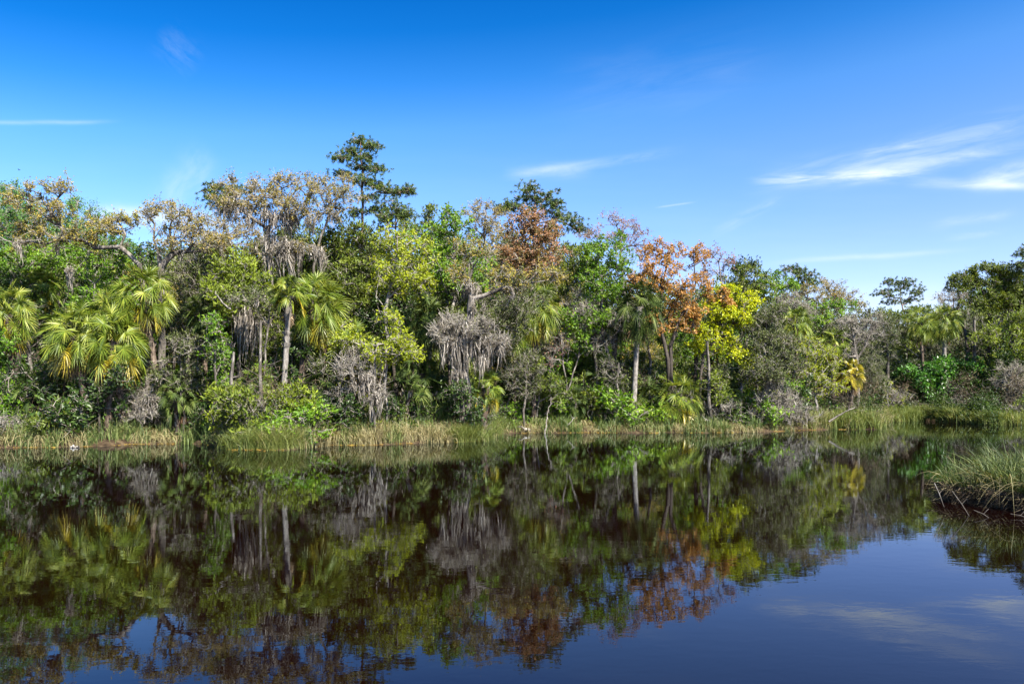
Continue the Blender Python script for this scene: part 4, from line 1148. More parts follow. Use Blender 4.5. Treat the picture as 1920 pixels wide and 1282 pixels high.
rng = np.random.default_rng(77)
used_labels = set()
used_proto = set()
spots = []
for row, off in enumerate((10.0, 14.5, 20.0)):
    step = 62 - row * 3
    for px in np.arange(-170 + row * 20, 2090, step):
        spots.append((px + rng.uniform(-18, 18), off + rng.uniform(-1.2, 1.2), row))
for px, off, row in spots:
    D = B(px, off)
    if 1640 < px:
        D = max(D, 84 + off)
    if 1440 < px < 1640:
        D = max(D, 62 + off * .8)
    top = sky_y(px) + rng.uniform(*((95, 170), (55, 120), (22, 75))[row]) * (.6 if px > 1560 else 1)
    wts = [.26, .22, .12, .18, .06, .16] if px < 1350 else [.34, .20, .22, .14, .06, .04]
    k = int(rng.choice(6, p=wts))
    o = protos[k] if k not in used_proto else copy_thing(protos[k])
    used_proto.add(k)
    x = (px - 960) / F * D
    z = float(ground_z(x, D))
    H = CAMZ + (HZ - top) / F * D - z
    s = H / 9.3
    o.location = (x, D, z - .1)
    o.scale = (min(s, 1.45) * rng.uniform(.85, 1.15), min(s, 1.3), s)
    o.rotation_euler = (0, 0, rng.uniform(0, 6.28))
    sh = nearest_short(px, used_labels, k)
    nm = PROTO_KINDS[k][2]
    o['label'] = f'{nm} in the shaded wood behind {sh}' if sh else f'{nm} deep in the shaded wood'
    o['category'] = 'tree'
    o['group'] = 'trees of the shaded wood behind'

# ------------------------------------------------------------------ middle layer of bushy young trees that hides most trunks
MID = [('cedard', 'grey-olive'), ('dark', 'dark-leaved'), ('cedar', 'olive'), ('green', 'fresh green'), ('lime', 'lime-tinged'), ('bare', 'leafless grey')]
mprotos = []
for i, (k, _) in enumerate(MID):
    q = np.random.default_rng(700 + i)
    kk = F / 57.0
    bl = [(960 + q.normal() * .6 * kk, HZ + (CAMZ - z) * kk, (1.05 - .12 * abs(z - 2.6)) * kk, .62 * kk, q.normal() * .5) for z in (1.3, 2.0, 2.8, 3.6, 4.4, 5.1)]
    mprotos.append(make_tree('cedar_tree' if 'cedar' in k else 'young_tree', None, k, 57, 960, bl, seed=700 + i, dens=1.2, nmax=34, moss=.08 if k in ('bare', 'cedard') else 0, mossL=(.3, 1.0),
                             leafk=.9, depth=1.0))
rm = np.random.default_rng(62)
mfirst, mu = set(), set()
for j, px in enumerate(np.arange(-150, 2080, 36.0)):
    px = px + rm.uniform(-14, 14)
    off = rm.uniform(4.6, 8.0) if px < 900 else rm.uniform(2.8, 6.5)
    D = B(px, off)
    if px > 1640:
        D = max(D, 88)
    if 1480 < px < 1640:
        D = B(px, rm.uniform(13, 17))
    k = int(rm.choice(6, p=[.18, .26, .22, .16, .12, .06]))
    o = mprotos[k] if k not in mfirst else copy_thing(mprotos[k])
    mfirst.add(k)
    x = (px - 960) / F * D
    s_ = rm.uniform(.6, 1.25) * (.95 if px < 1500 else .85)
    o.location = (x, D, float(ground_z(x, D)) - .2)
    o.scale = (s_ * rm.uniform(.9, 1.25), s_, s_ * rm.uniform(.85, 1.15))
    o.rotation_euler = (0, 0, rm.uniform(0, 6.28))
    sh = nearest_short(px, mu, k)
    o['label'] = f'{MID[k][1]} young bushy tree filling the gap beside {sh}'
    o['category'] = 'tree'
    o['group'] = 'young trees of the middle layer'

# ------------------------------------------------------------------ small shrubs and palmettos along the foot of the wood
SHR = [('bare', 'grey twiggy', 'dead_shrub'), ('cedard', 'dull olive', 'shrub'), ('dark', 'dark-leaved', 'shrub'), ('green', 'bright green', 'shrub'), ('cedar', 'olive cedar', 'shrub')]
sprotos = []
for i, (k, _, nm) in enumerate(SHR):
    q = np.random.default_rng(500 + i)
    kk = F / 50.0
    bl = [(960 + q.normal() * .55 * kk, HZ + (CAMZ - z) * kk, .75 * kk, .42 * kk, q.normal() * .4) for z in (.9, 1.25, 1.6, 2.0)]
    sprotos.append(make_tree(nm, None, k, 57, 960, [(b[0], b[1], b[2] * 50 / 57, b[3] * 50 / 57, b[4]) for b in bl], seed=500 + i, cat='shrub', dens=1.5, nmax=40, moss=.12 if k in ('bare', 'cedard') else 0, mossL=(.2, .8),
                             leafk=.8 if k != 'bare' else .5, depth=1.0, limbs=[['auto']]))
rq = np.random.default_rng(61)
su = set()
first = set()
xs_ = np.arange(-140, 2060, 30.0)
for px in xs_:
    px = px + rq.uniform(-12, 12)
    if 1685 < px < 1860:
        continue
    D = B(px, rq.uniform(1.4, 4.6))
    if 1640 < px < 1760:
        D = max(D, 80)
    if 1500 < px < 1640:
        D = B(px, rq.uniform(9, 13))
    k = int(rq.choice(5, p=[.10, .18, .32, .18, .22]))
    if 740 < px < 860 or 300 < px < 400:
        k = 2
    o = sprotos[k] if k not in first else copy_thing(sprotos[k])
    first.add(k)
    x = (px - 960) / F * D
    s_ = rq.uniform(.65, 1.25) * (1.15 if px > 930 else 1)
    o.location = (x, D, float(ground_z(x, D)) - .15)
    o.scale = (s_ * rq.uniform(.9, 1.3), s_, s_ * rq.uniform(.8, 1.2))
    o.rotation_euler = (0, 0, rq.uniform(0, 6.28))
    sh = nearest_short(px, su, k)
    o['label'] = f'{SHR[k][1]} shrub at the foot of {sh}'
    o['category'] = 'shrub'
    o['group'] = 'low shrubs along the foot of the wood'
pp = make_palm('palmetto', None, 57, (960, 752), 30, 960, 601, nf=18, skirt=5, low_el=-35, lm='palm_dark', gold='palm_dark')
pused = False
for px, off, sc in [(60, 3, 1.0), (125, 4, 1.1), (255, 2.5, .9), (375, 3, 1.1), (600, 3, 1.2), (765, 2.6, 1.1), (815, 3.2, 1.3), (845, 2.2, .8), (1040, 3, 1.1), (1075, 2.0, .8), (1130, 3.2, 1.3), (1225, 3, 1.2), (1320, 3.5, 1.0),
                    (1365, 2.6, .9), (1700, 5, 1.1), (1860, 5, 1.2)]:
    D = B(px, off) if px < 1640 else 84
    o = copy_thing(pp) if pused else pp
    pused = True
    x = (px - 960) / F * D
    o.location = (x, D, float(ground_z(x, D)) - .1)
    o.scale = (sc * 1.15, sc * 1.15, sc * rq.uniform(.9, 1.4))
    o.rotation_euler = (0, 0, rq.uniform(0, 6.28))
    sh = nearest_short(px, su, 'palmetto')
    o['label'] = f'dark fan-leaved palmetto in the shade below {sh}'
    o['category'] = 'palm'
    o['group'] = 'palmettos in the shade of the wood'

# ------------------------------------------------------------------ bare trunks and poles at the wood's edge
TR = [(28, 4, .16, 600, 'dark'), (60, 6, .12, 560, 'grey'), (118, 3.5, .10, 640, 'dark'), (245, 5, .12, 600, 'dark'), (330, 5, .10, 620, 'dark'), (365, 3.2, .09, 640, 'grey'), (400, 4.2, .16, 560, 'grey'),
      (437, 2.8, .10, 660, 'grey'), (487, 4, .10, 600, 'grey'), (612, 5, .14, 600, 'brown'), (635, 6, .10, 620, 'brown'), (745, 5, .12, 600, 'dark'), (770, 4, .10, 640, 'brown'), (838, 5, .11, 620, 'dark'),
      (955, 4, .12, 650, 'dark'), (1020, 6, .10, 600, 'grey'), (1060, 5, .10, 640, 'brown'), (1115, 4, .12, 620, 'dark'), (1160, 2.2, .13, 680, 'grey'), (1218, 5, .12, 620, 'grey'), (1290, 4, .12, 640, 'dark'),
      (1302, 5, .14, 610, 'brown'), (1335, 1.6, .13, 640, 'grey'), (1350, 4, .10, 660, 'dark'), (1410, 5, .10, 640, 'grey'), (1513, 6, .2, 640, 'dark'), (1640, 8, .12, 640, 'dark'), (1660, 7, .2, 620, 'grey'), (1668, 9, .12, 620, 'dark'),
      (1812, 9, .2, 600, 'dark'), (1828, 8, .2, 600, 'grey'), (1858, 7, .28, 620, 'dark'), (1905, 6, .2, 640, 'grey')]
rt = np.random.default_rng(9)
for px, off, r, top, bk in TR:
    D = B(px, off) if px < 1640 else max(B(px, off), 84)
    base = W(px, HZ, D)
    base[2] = float(ground_z(base[0], base[1])) - .1
    tp = W(px + rt.uniform(-14, 14), top, D + rt.uniform(-.6, .6))
    m1 = base * .66 + tp * .34 + rt.normal(size=3) * .14
    m2 = base * .33 + tp * .67 + rt.normal(size=3) * .14
    g = Geo()
    t = np.linspace(0, 1, 14)
    P = np.stack([np.interp(t, [0, .34, .67, 1], [base[k], m1[k], m2[k], tp[k]]) for k in range(3)], -1)
    P[:, :2] += np.cumsum(rt.normal(size=(14, 2)) * .012, axis=0)
    g.tube(P, r * (1.15 - .55 * t), 8, .5, rough=.06, rng=rt)
    # a few dead stub limbs with twigs
    nb = 9
    ii = rt.integers(4, 13, nb)
    A = P[ii]
    dd = unit(np.stack([rt.normal(size=nb), rt.normal(size=nb), rt.uniform(.0, .9, nb)], -1))
    L = rt.uniform(.5, 1.7, nb)[:, None]
    M = A + dd * L * .5
    E = A + dd * L + np.array([0, 0, .12])
    g.segs(A, M, .022, .015, 5)
    g.segs(M, E, .015, .005, 4)
    q = np.repeat(M, 5, axis=0)
    g.segs(q, q + rt.normal(size=q.shape) * .3, .007, .003, 3)
    o = g.obj('bare_trunk', 'bark_' + bk, None, base)
    o.location = base
    sh = nearest_short(px, used_labels, 'trunk')
    tone = {'dark': 'dark', 'grey': 'grey mottled', 'brown': 'brown', 'pale': 'pale smooth'}[bk]
    tag(o, f'{tone} bare tree trunk standing next to {sh}', 'tree trunk', 'bare trunks at the edge of the wood')

# ------------------------------------------------------------------ undergrowth (nobody could count it)


def undergrowth(name, label, px0, px1, n, mat, seed, off=(1.3, 8.0), hmax=2.2, size=.15, nl=26, style='leaf', sp=.3):
    r = np.random.default_rng(seed)
    px = r.uniform(px0, px1, n)
    o = r.uniform(0, 1, n) ** 1.2 * (off[1] - off[0]) + off[0]
    D = bank_D(px) + o
    D = np.where((px > 1640) & (px < 1680), np.maximum(D, 79 + o), D)
    x = (px - 960) / F * D
    hm = hmax * (.45 + .55 * np.sin(px * .031 + seed) ** 2) * np.clip((o + .5) / 3, .35, 1)
    z = ground_z(x, D) + r.uniform(0, 1, n) ** .8 * hm
    c = np.stack([x, D, z], -1)
    g = Geo()
    cc = np.repeat(c, nl, axis=0)
    off_ = r.normal(size=cc.shape) * np.array([1, 1, .7]) * sp
    far = (D / 50) ** .7
    v = np.repeat(r.uniform(0, .5, n), nl) + r.uniform(0, .5, len(cc))
    if style == 'leaf':
        g.leaves(cc + off_, unit(r.normal(size=cc.shape) + np.array([0, 0, .3])), size * np.repeat(far, nl) * r.uniform(.6, 1.3, len(cc)), size * .5 * np.repeat(far, nl), v, r)
    else:
        d = unit(r.normal(size=cc.shape) + np.array([0, 0, .4]))
        L = r.uniform(.25, 1.0, len(cc))[:, None]
        P = np.stack([cc + off_, cc + off_ + d * L * .5 + r.normal(size=cc.shape) * .07, cc + off_ + d * L + r.normal(size=cc.shape) * .12], 1)
        sd = unit(np.cross(d, r.normal(size=d.shape)))
        S = sd[:, None] * (np.array([1, .8, .3]) * size)[None, :, None] * np.repeat(far, nl)[:, None, None]
        g.ribbons(P, S, v)
    tag(g.obj(name, mat), label, 'undergrowth', kind='stuff')


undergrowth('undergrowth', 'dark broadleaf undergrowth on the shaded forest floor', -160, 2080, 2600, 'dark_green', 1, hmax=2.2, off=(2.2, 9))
undergrowth('dead_brush', 'brown dead twigs and fallen fronds between the trunks', -160, 2080, 1200, 'litter', 2, style='twig', size=.012, nl=22, hmax=4.2, sp=.45, off=(2.5, 9))
undergrowth('grey_twigs', 'tangle of fine grey twigs along the wood edge', -160, 2080, 420, 'twig', 3, style='twig', size=.008, nl=24, hmax=3.4, off=(1.8, 7), sp=.4)
undergrowth('leafy_undergrowth', 'sunlit green leaves scattered low along the wood edge', -160, 2080, 380, 'fresh_green', 4, hmax=2.4, off=(1.2, 4), nl=18, size=.12)
undergrowth('marsh_scrub', 'dull olive scrub behind the marsh grass on the right', 1480, 2080, 420, 'cedar_dull', 5, hmax=2.2, off=(4, 14), nl=30, size=.14)


undergrowth('water_edge_scrub', 'dark scrub drooping to the water under the big-leaved shrubs', 1755, 1870, 420, 'dark_green', 7, hmax=2.6, off=(-.6, 3), nl=34, size=.13)


def far_wood():
    """mass of far foliage that closes the wood's depth"""
    r = np.random.default_rng(4)
    n = 5200
    px = r.uniform(-500, 2450, n)
    D = np.where(px > 1560, r.uniform(104, 118, n), bank_D(np.clip(px, -200, 1560)) + r.uniform(24, 34, n))
    x = (px - 960) / F * D
    gz = ground_z(x, D)
    ztop = CAMZ + (HZ - (sky_y(px) + 34 + 14 * np.sin(px * .05))) / F * D
    z = gz + r.uniform(0, 1, n) * (ztop - gz)
    c = np.stack([x, D, z], -1)
    nl = 26
    cc = np.repeat(c, nl, axis=0)
    g = Geo()
    P = cc + r.normal(size=cc.shape) * .45
    g.leaves(P, unit(r.normal(size=P.shape)), r.uniform(.25, .5, len(P)), .2, np.repeat(r.uniform(0, .6, n), nl) + r.uniform(0, .4, len(P)), r)
    tag(g.obj('far_wood', 'cedar'), 'deep shaded woodland foliage closing the view behind the trunks', 'woodland', kind='stuff')


far_wood()
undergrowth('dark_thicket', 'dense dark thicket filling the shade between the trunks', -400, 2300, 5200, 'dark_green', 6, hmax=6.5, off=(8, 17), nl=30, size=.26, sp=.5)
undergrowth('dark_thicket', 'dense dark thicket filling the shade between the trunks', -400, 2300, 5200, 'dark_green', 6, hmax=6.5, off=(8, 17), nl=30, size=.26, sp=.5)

# ------------------------------------------------------------------ reeds, rushes, marsh grass


def blades(g, base, h, w, lean, bend, v, r, m=5, tipdrop=0.0, az=None):
    n = len(base)
    a = r.uniform(0, 2 * math.pi, n) if az is None else az
    o = np.stack([np.cos(a), np.sin(a), np.zeros(n)], -1)
    t = np.linspace(0, 1, m)
    hz = h[:, None] * (t[None] - bend[:, None] * .42 * t[None] ** 2.6 - tipdrop * bend[:, None] * t[None] ** 5)
    out = h[:, None] * (lean[:, None] * t[None] + bend[:, None] * .75 * t[None] ** 2.2)
    P = base[:, None] + o[:, None] * out[..., None]
    P[:, :, 2] += hz
    s = unit(np.stack([-o[:, 1], o[:, 0], np.zeros(n)], -1) + r.normal(size=(n, 3)) * .5)
    wid = np.broadcast_to(w, (n,))
    S = s[:, None] * (wid[:, None] * np.interp(t, [0, .3, .75, 1], [.8, 1, .7, .08])[None])[..., None]
    g.ribbons(P, S, v)


def reed_bed(name, label, mat, px0, px1, n, seed, off=(-.1, 2.6), h=(.7, 1.3), w=.011, bend=(0, .5), clump=40, cat='reeds', lean=.12, tipdrop=0, gap=0.0, hscale=None, world=False):
    r = np.random.default_rng(seed)
    nc = max(1, n // clump)
    cpx = r.uniform(px0, px1, nc)
    co = r.uniform(off[0], off[1], nc)
    if gap > 0:
        keep = (np.sin(cpx * .045 + seed) + np.sin(cpx * .11 + 2 * seed)) > gap * 4 - 2
        cpx, co = cpx[keep], co[keep]
        nc = len(cpx)
    D = co if world == 2 else bank_y(cpx) + co if world else bank_D(cpx) + co
    x = cpx if world else (cpx - 960) / F * D
    c = np.stack([x, D], -1)
    cc = np.repeat(c, clump, axis=0) + r.normal(size=(nc * clump, 2)) * .22
    z = np.maximum(ground_z(cc[:, 0], cc[:, 1]), -.05)
    base = np.concatenate([cc, z[:, None]], -1)
    ch = np.repeat(r.uniform(.75, 1.15, nc), clump)
    hh = r.uniform(h[0], h[1], len(cc)) * ch
    if hscale is not None:
        hh = hh * np.repeat(np.interp(cpx, hscale[0], hscale[1]), clump)
    g = Geo()
    far = np.repeat((D / 45) ** .7, clump)
    blades(g, base, hh, w * far, r.uniform(0, lean, len(cc)) * 2, r.uniform(bend[0], bend[1], len(cc)), np.repeat(r.uniform(0, .35, nc), clump) + r.uniform(0, .65, len(cc)), r, tipdrop=tipdrop)
    tag(g.obj(name, mat), label, cat, kind='stuff')


HS = ([-200, 0, 100, 300, 420, 520, 640, 780, 860, 930, 1000, 1400, 2100], [1.0, 1.0, 1.05, .95, 1.0, 1.05, 1.15, 1.1, .95, .9, .85, .85, .85])
reed_bed('green_reeds', 'blue-green cattail reeds along the far bank', 'reed_green', -170, 1480, 15000, 11, w=.018, h=(.35, 1.3), bend=(0, .7), gap=.25, clump=55, hscale=HS)
reed_bed('green_reeds', 'short blue-green reeds in front of the palmettos in the middle of the bank', 'reed_green', 925, 1500, 5000, 24, off=(-.15, 1.8), w=.018, h=(.4, 1.15), bend=(0, .7), gap=.55)
reed_bed('dry_reeds', 'bent straw-coloured dry reeds along the left and middle bank', 'reed_dry', -170, 900, 7000, 12, gap=.3, w=.015, h=(.6, 1.3), bend=(.2, 1.3), hscale=HS, tipdrop=.5)
reed_bed('dry_grass', 'tall pale dry grass stand below the white-limbed shrub', 'reed_dry', 500, 860, 8000, 13, off=(-.2, 2.8), h=(.45, 1.25), bend=(0, .9), w=.014, gap=.3)
reed_bed('dry_stalks', 'scattered dry stalks in the thin reeds of the middle bank', 'reed_dry', 900, 1480, 4200, 14, h=(.5, 1.0), bend=(.2, 1.1), off=(-.1, 1.8), tipdrop=.5, hscale=HS)
reed_bed('rushes', 'olive rush clumps leaning over the waterline', 'rush', 420, 560, 5200, 15, off=(-.25, 1.4), h=(.6, 1.15), bend=(.1, .7), w=.008, clump=160, lean=.25)
reed_bed('rushes', 'rounded rush tufts where the bank steps back at mid photo', 'rush', 850, 935, 4600, 16, off=(-.35, .6), h=(.6, 1.15), bend=(.1, .7), w=.008, clump=220, lean=.3)
reed_bed('marsh_grass', 'yellow-green marsh grass flat on the right bank', 'rush', 1500, 1660, 12000, 17, off=(-.1, 12.0), h=(.6, 1.6), bend=(.0, .6), w=.016)
reed_bed('dry_marsh_grass', 'straw-tinted blades mixed into the right marsh grass', 'reed_dry', 1500, 1660, 7000, 18, off=(-.1, 12.0), h=(.6, 1.5), bend=(.0, 1.0), w=.014)
reed_bed('marsh_grass', 'thin marsh grass under the rounded green shrub', 'rush', 1635, 1790, 7200, 19, off=(-.1, 3.5), h=(.7, 1.4), bend=(.0, .7), w=.011)
reed_bed('marsh_grass', 'dark green marsh grass on the far right bank', 'rush', 1775, 2100, 8200, 20, off=(-.1, 3.5), h=(.6, 1.2), bend=(.1, .7), w=.011)

reed_bed('marsh_grass', 'drooping marsh grass on the muddy corner at the far right', 'rush', 36.0, 49, 22000, 21, off=(-.4, 13), h=(.6, 1.3), bend=(.1, .8), w=.014, world=True)

reed_bed('marsh_grass', 'marsh grass hiding the side of the muddy corner at the far right', 'rush', 41.1, 42.6, 7000, 22, off=(69, 80.5), h=(.5, 1.2), bend=(.1, .8), w=.014, world=2)


def algae_mats():
    r = np.random.default_rng(8)
    g = Geo()
    n = 1100
    px = r.uniform(-150, 1700, n)
    px = px[(np.sin(px * .03) + np.sin(px * .083 + 1) > -.5)]
    D = bank_D(px) + r.normal(size=len(px)) * .22 - .05
    x = (px - 960) / F * D
    c = np.stack([x, D, np.full(len(px), .012) + r.uniform(0, .03, len(px))], -1)
    a = r.uniform(-.3, .3, len(px))
    L = r.uniform(.03, .14, len(px))
    Wd = r.uniform(.015, .06, len(px))
    u = np.stack([np.cos(a), np.sin(a), np.zeros_like(a)], -1) * L[:, None]
    v = np.stack([-np.sin(a), np.cos(a), np.zeros_like(a)], -1) * Wd[:, None]
    vv = np.stack([c - u, c - v, c + u, c + v + np.array([0, 0, .02])], 1)
    g.quads(vv, (np.arange(len(px)) * 4)[:, None] + np.arange(4)[None], r.uniform(0, 1, len(px)))
    tag(g.obj('floating_weed', 'algae'), 'rusty orange and yellow weed mats along the waterline', 'water weed', kind='stuff')


algae_mats()

# ------------------------------------------------------------------ grassy islet at the right


def islet():
    r = np.random.default_rng(31)
    cx, cyy = 16.1, 19.7
    n = 60
    th = np.linspace(0, 2 * math.pi, n, endpoint=False)
    rad = 1 + .06 * np.sin(th * 3 + 1) + .04 * np.sin(th * 7) + .025 * np.sin(th * 17)
    ex, ey = 5.2, 2.7
    rings = [(1.02, -.5), (1.0, -.02), (.985, .16), (.94, .30), (.8, .36), (.4, .40), (.02, .42)]
    V = np.stack([np.stack([cx + ex * rad * k * np.cos(th), cyy + ey * rad * k * np.sin(th), np.full(n, z) + r.normal(size=n) * .03], -1) for k, z in rings], 0)
    i = np.arange(n)
    j = (i + 1) % n
    f = np.concatenate([np.stack([a * n + i, a * n + j, (a + 1) * n + j, (a + 1) * n + i], -1) for a in range(len(rings) - 1)])
    g = Geo()
    g.quads(V, f, .5, True)
    tag(g.obj('mud_islet', 'ground'), 'dark undercut mud bank under the grassy islet', kind='structure')
    # grass, thick at the rim, blades splay outward over the water
    nb = 15000
    a = r.uniform(0, 2 * math.pi, nb)
    q = np.sqrt(r.uniform(0, 1, nb))
    rr = 1 + .06 * np.sin(a * 3 + 1) + .04 * np.sin(a * 7)
    x, y = cx + ex * rr * q * .97 * np.cos(a), cyy + ey * rr * q * .97 * np.sin(a)
    keep = (x / y < .85)
    x, y, q, a = x[keep], y[keep], q[keep], a[keep]
    k = len(x)
    base = np.stack([x, y, .25 + .12 * (1 - q)], -1)
    az = np.where(r.random(k) < .55, a + r.normal(size=k) * .6, r.uniform(0, 6.28, k))
    clump = .72 + .35 * np.sin(x * 3.3 + 1) * np.sin(y * 2.7) + .2 * np.sin(x * 7.1) * np.sin(y * 6.3 + 2)
    h = r.uniform(.6, 1.35, k) * clump
    g = Geo()
    blades(g, base, h, .0085, .1 + .35 * r.random(k), r.uniform(.0, .75, k), r.uniform(0, .8, k), r, 7, az=az)
    tag(g.obj('islet_grass', 'islet'), 'green arching marsh grass covering the islet at the right', 'grass', kind='stuff')
    sel = r.random(k) < .22
    g = Geo()
    ks = int(sel.sum())
    blades(g, base[sel], h[sel] * r.uniform(.8, 1.25, ks), .0065, .15 + .5 * r.random(ks), r.uniform(.3, 1.4, ks), r.uniform(0, 1, ks), r, 8, .5, az[sel])
    # dead blades hanging down the undercut edge
    m = 260
    a2 = r.uniform(math.pi * .8, math.pi * 2.0, m)
    rr2 = 1 + .06 * np.sin(a2 * 3 + 1) + .04 * np.sin(a2 * 7)
    b2 = np.stack([cx + ex * rr2 * .97 * np.cos(a2), cyy + ey * rr2 * .97 * np.sin(a2), r.uniform(.1, .35, m)], -1)
    o2 = np.stack([np.cos(a2 + r.normal(size=m) * .5), np.sin(a2 + r.normal(size=m) * .5), r.uniform(-.5, .9, m)], -1)
    L = r.uniform(.2, .6, m)[:, None]
    P = np.stack([b2, b2 + o2 * L * .5, b2 + o2 * L + np.array([0, 0, -.12])], 1)
    P[:, :, 2] = np.maximum(P[:, :, 2], .01)
    sd = unit(np.cross(o2, r.normal(size=o2.shape)))
    g.ribbons(P, sd[:, None] * np.array([.006, .005, .002])[None, :, None], r.uniform(0, .8, m))
    tag(g.obj('islet_dead_grass', 'reed_dry'), 'pale dead blades bending out of the islet grass', 'grass', kind='stuff')
    # dark matted roots and old thatch over the undercut
    g = Geo()
    m = 5000
    a2 = r.uniform(math.pi * .75, math.pi * 2.05, m)
    rr2 = 1 + .06 * np.sin(a2 * 3 + 1) + .04 * np.sin(a2 * 7) + .025 * np.sin(a2 * 17)
    k2 = r.uniform(.93, 1.0, m)
    b2 = np.stack([cx + ex * rr2 * k2 * np.cos(a2), cyy + ey * rr2 * k2 * np.sin(a2), r.uniform(.08, .42, m)], -1)
    o2 = np.stack([np.cos(a2 + r.normal(size=m)), np.sin(a2 + r.normal(size=m)), r.uniform(-1.4, .3, m)], -1)
    L = r.uniform(.1, .38, m)[:, None]
    P = np.stack([b2, b2 + o2 * L * .5, b2 + o2 * L + r.normal(size=(m, 3)) * .04], 1)
    P[:, :, 2] = np.maximum(P[:, :, 2], .005)
    sd = unit(np.cross(o2, r.normal(size=o2.shape)))
    g.ribbons(P, sd[:, None] * np.array([.008, .007, .003])[None, :, None], r.uniform(0, .75, m))
    tag(g.obj('islet_roots', 'litter'), 'dark matted roots and thatch on the edge of the islet', 'roots', kind='stuff')
    # bare sticks poking from the undercut front
    for s, (px, py, qx, qy, D) in enumerate([(1785, 920, 1822, 975, 17.6), (1826, 956, 1862, 976, 17.3), (1895, 963, 1932, 974, 17.2), (1752, 905, 1770, 950, 18.2)]):
        A_, B_ = W(px, py, D + .3), W(qx, qy, D)
        P = np.stack([A_, A_ * .5 + B_ * .5 + np.array([.0, 0, .03]), B_])
        gs = Geo()
        gs.tube(P, np.array([.008, .009, .006]), 6, .5)
        b0 = P[1]
        gs.segs(b0[None], (b0 + np.array([.12, 0, .12]))[None], .006, .003, 4)
        o = gs.obj('dead_stick', 'bark_grey', None, B_)
        o.location = B_
        tag(o, ['long pale stick slanting down the left front of the islet', 'short pale stick in the middle of the islet front', 'pale stick lying low at the right end of the islet front',
                'small stick at the left tip of the islet'][s], 'stick', 'sticks in the islet edge')


islet()

# ------------------------------------------------------------------ logs, leaning branches, birds
r_ = np.random.default_rng(55)


def branch(name, label, pts, r0, r1, mat, cat='branch', twigs=6, group=None):
    P = np.array([W(*p) for p in pts])
    t = np.linspace(0, 1, 12)
    s = np.linspace(0, 1, len(P))
    Q = np.stack([np.interp(t, s, P[:, k]) for k in range(3)], -1) + r_.normal(size=(12, 3)) * .03
    g = Geo()
    g.tube(Q, r0 + (r1 - r0) * t, 7, .5, rough=.06, rng=r_)
    for k in range(twigs):
        a = Q[r_.integers(3, 12)]
        d = unit(r_.normal(size=3) + np.array([0, 0, .6]))
        L = r_.uniform(.3, .9)
        g.segs(a[None], (a + d * L * .5)[None], r1 * .8, r1 * .5, 4)
        g.segs((a + d * L * .5)[None], (a + d * L + r_.normal(size=3) * .1)[None], r1 * .5, r1 * .2, 4)
    o = g.obj(name, mat, None, Q[0])
    o.location = Q[0]
    tag(o, label, cat, group)
    return o


branch('dead_branch', 'dead branch slanting up out of the right marsh grass with a bird on it', [(1552, 790, 57.5), (1575, 778, 57.6), (1592, 769, 57.8), (1602, 765, 58)], .07, .035, 'bark_grey', twigs=2)
branch('leaning_branch', 'thin grey branch leaning from the water below the leaning grey sapling', [(1022, 812, 54.2), (1026, 780, 54.6), (1034, 745, 55)], .05, .02, 'bark_pale', twigs=5)
branch('leaning_branch', 'slanting grey stick in the reeds left of the straight pale palm trunk', [(1062, 802, 55), (1070, 792, 55.1), (1078, 782, 55.4)], .04, .02, 'bark_pale', twigs=2)
branch('leaning_branch', 'long dark pole leaning at the foot of the left sunlit palms', [(160, 800, 42.3), (148, 770, 42.5), (134, 735, 42.8)], .06, .03, 'bark_grey', twigs=5)
branch('leaning_branch', 'pair-forked pale branch hanging behind the small right dead tree', [(1722, 668, 84), (1704, 655, 84), (1684, 640, 84)], .07, .03, 'bark_pale', twigs=6)
branch('dead_branch', 'pale crooked branch jutting from the dull cedar at left', [(432, 580, 44), (418, 568, 43.8), (405, 552, 43.6), (403, 545, 43.6)], .06, .02, 'bark_pale', twigs=2)
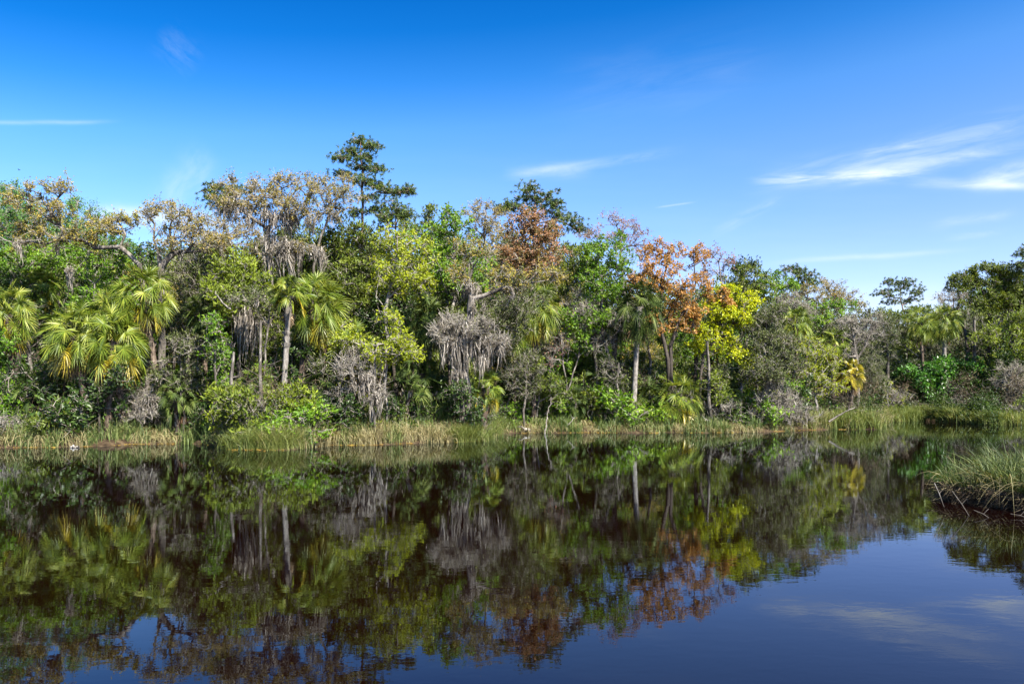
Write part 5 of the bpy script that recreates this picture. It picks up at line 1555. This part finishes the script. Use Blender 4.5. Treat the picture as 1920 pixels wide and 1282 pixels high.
branch('fallen_log', 'short whitish log floating at the waterline below the left reeds', [(132, 838.5, 39.9), (140, 838, 39.8), (148, 838.5, 39.8)], .07, .05, 'bark_pale', 'log', 0)
branch('fallen_log', 'pale rounded stump lying at the waterline below the round olive bush', [(982, 806, 54.5), (989, 804, 54.4), (995, 808, 54.3)], .12, .10, 'bark_pale', 'log', 1)


def bird(name, label, px, py, D, flying=False, s=1.0):
    p = W(px, py, D)
    e = root_empty(name, p, label, 'bird')
    g = Geo()
    t = np.linspace(0, 1, 11)
    if flying:
        ax = np.stack([(t - .5) * .5, np.zeros(11), np.zeros(11)], -1) * s
        g.tube(ax, np.interp(t, [0, .1, .4, .75, .85, 1], [.01, .04, .07, .05, .02, .035]) * s, 8)
    else:
        ax = np.stack([(t - .5) * .10, np.zeros(11), (t - .25) * .42], -1) * s
        g.tube(ax, np.interp(t, [0, .12, .4, .65, .72, .85, 1], [.012, .03, .075, .055, .045, .06, .012]) * s, 9)
        beak = np.array([[.06, 0, .27], [.16, 0, .26]]) * s
        g.segs(beak[:1], beak[1:], .014 * s, .003, 5)
    MATS.setdefault('feather', MATS['bark_dark'])
    g.obj('body', 'bark_dark', e)
    if flying:
        for sg in (-1, 1):
            gw = Geo()
            yy = np.linspace(0, 1, 6)
            P = np.stack([.02 - .08 * yy, sg * .55 * yy, .18 * np.sin(yy * 2.2)], -1) * s
            S = np.stack([np.interp(yy, [0, .5, 1], [.09, .08, .01]), np.zeros(6), np.zeros(6)], -1) * s
            gw.ribbons(P[None], S[None], np.array([.5]))
            gw.obj('wing', 'bark_dark', e)
    else:
        gl = Geo()
        gl.segs(np.array([[.0, .02, -.0], [.0, -.02, 0]]) * s, np.array([[.0, .02, -.12], [.0, -.02, -.12]]) * s, .006 * s, .005 * s, 4)
        gl.obj('legs', 'bark_dark', e)
    return e


bird('perched_bird', 'small dark bird perched upright on the dead branch in the marsh grass', 1591, 766.5, 57.8, s=.95)
bird('flying_bird', 'tiny dark bird flying in the sky above the far left oak', 36, 319, 60, True, .35)
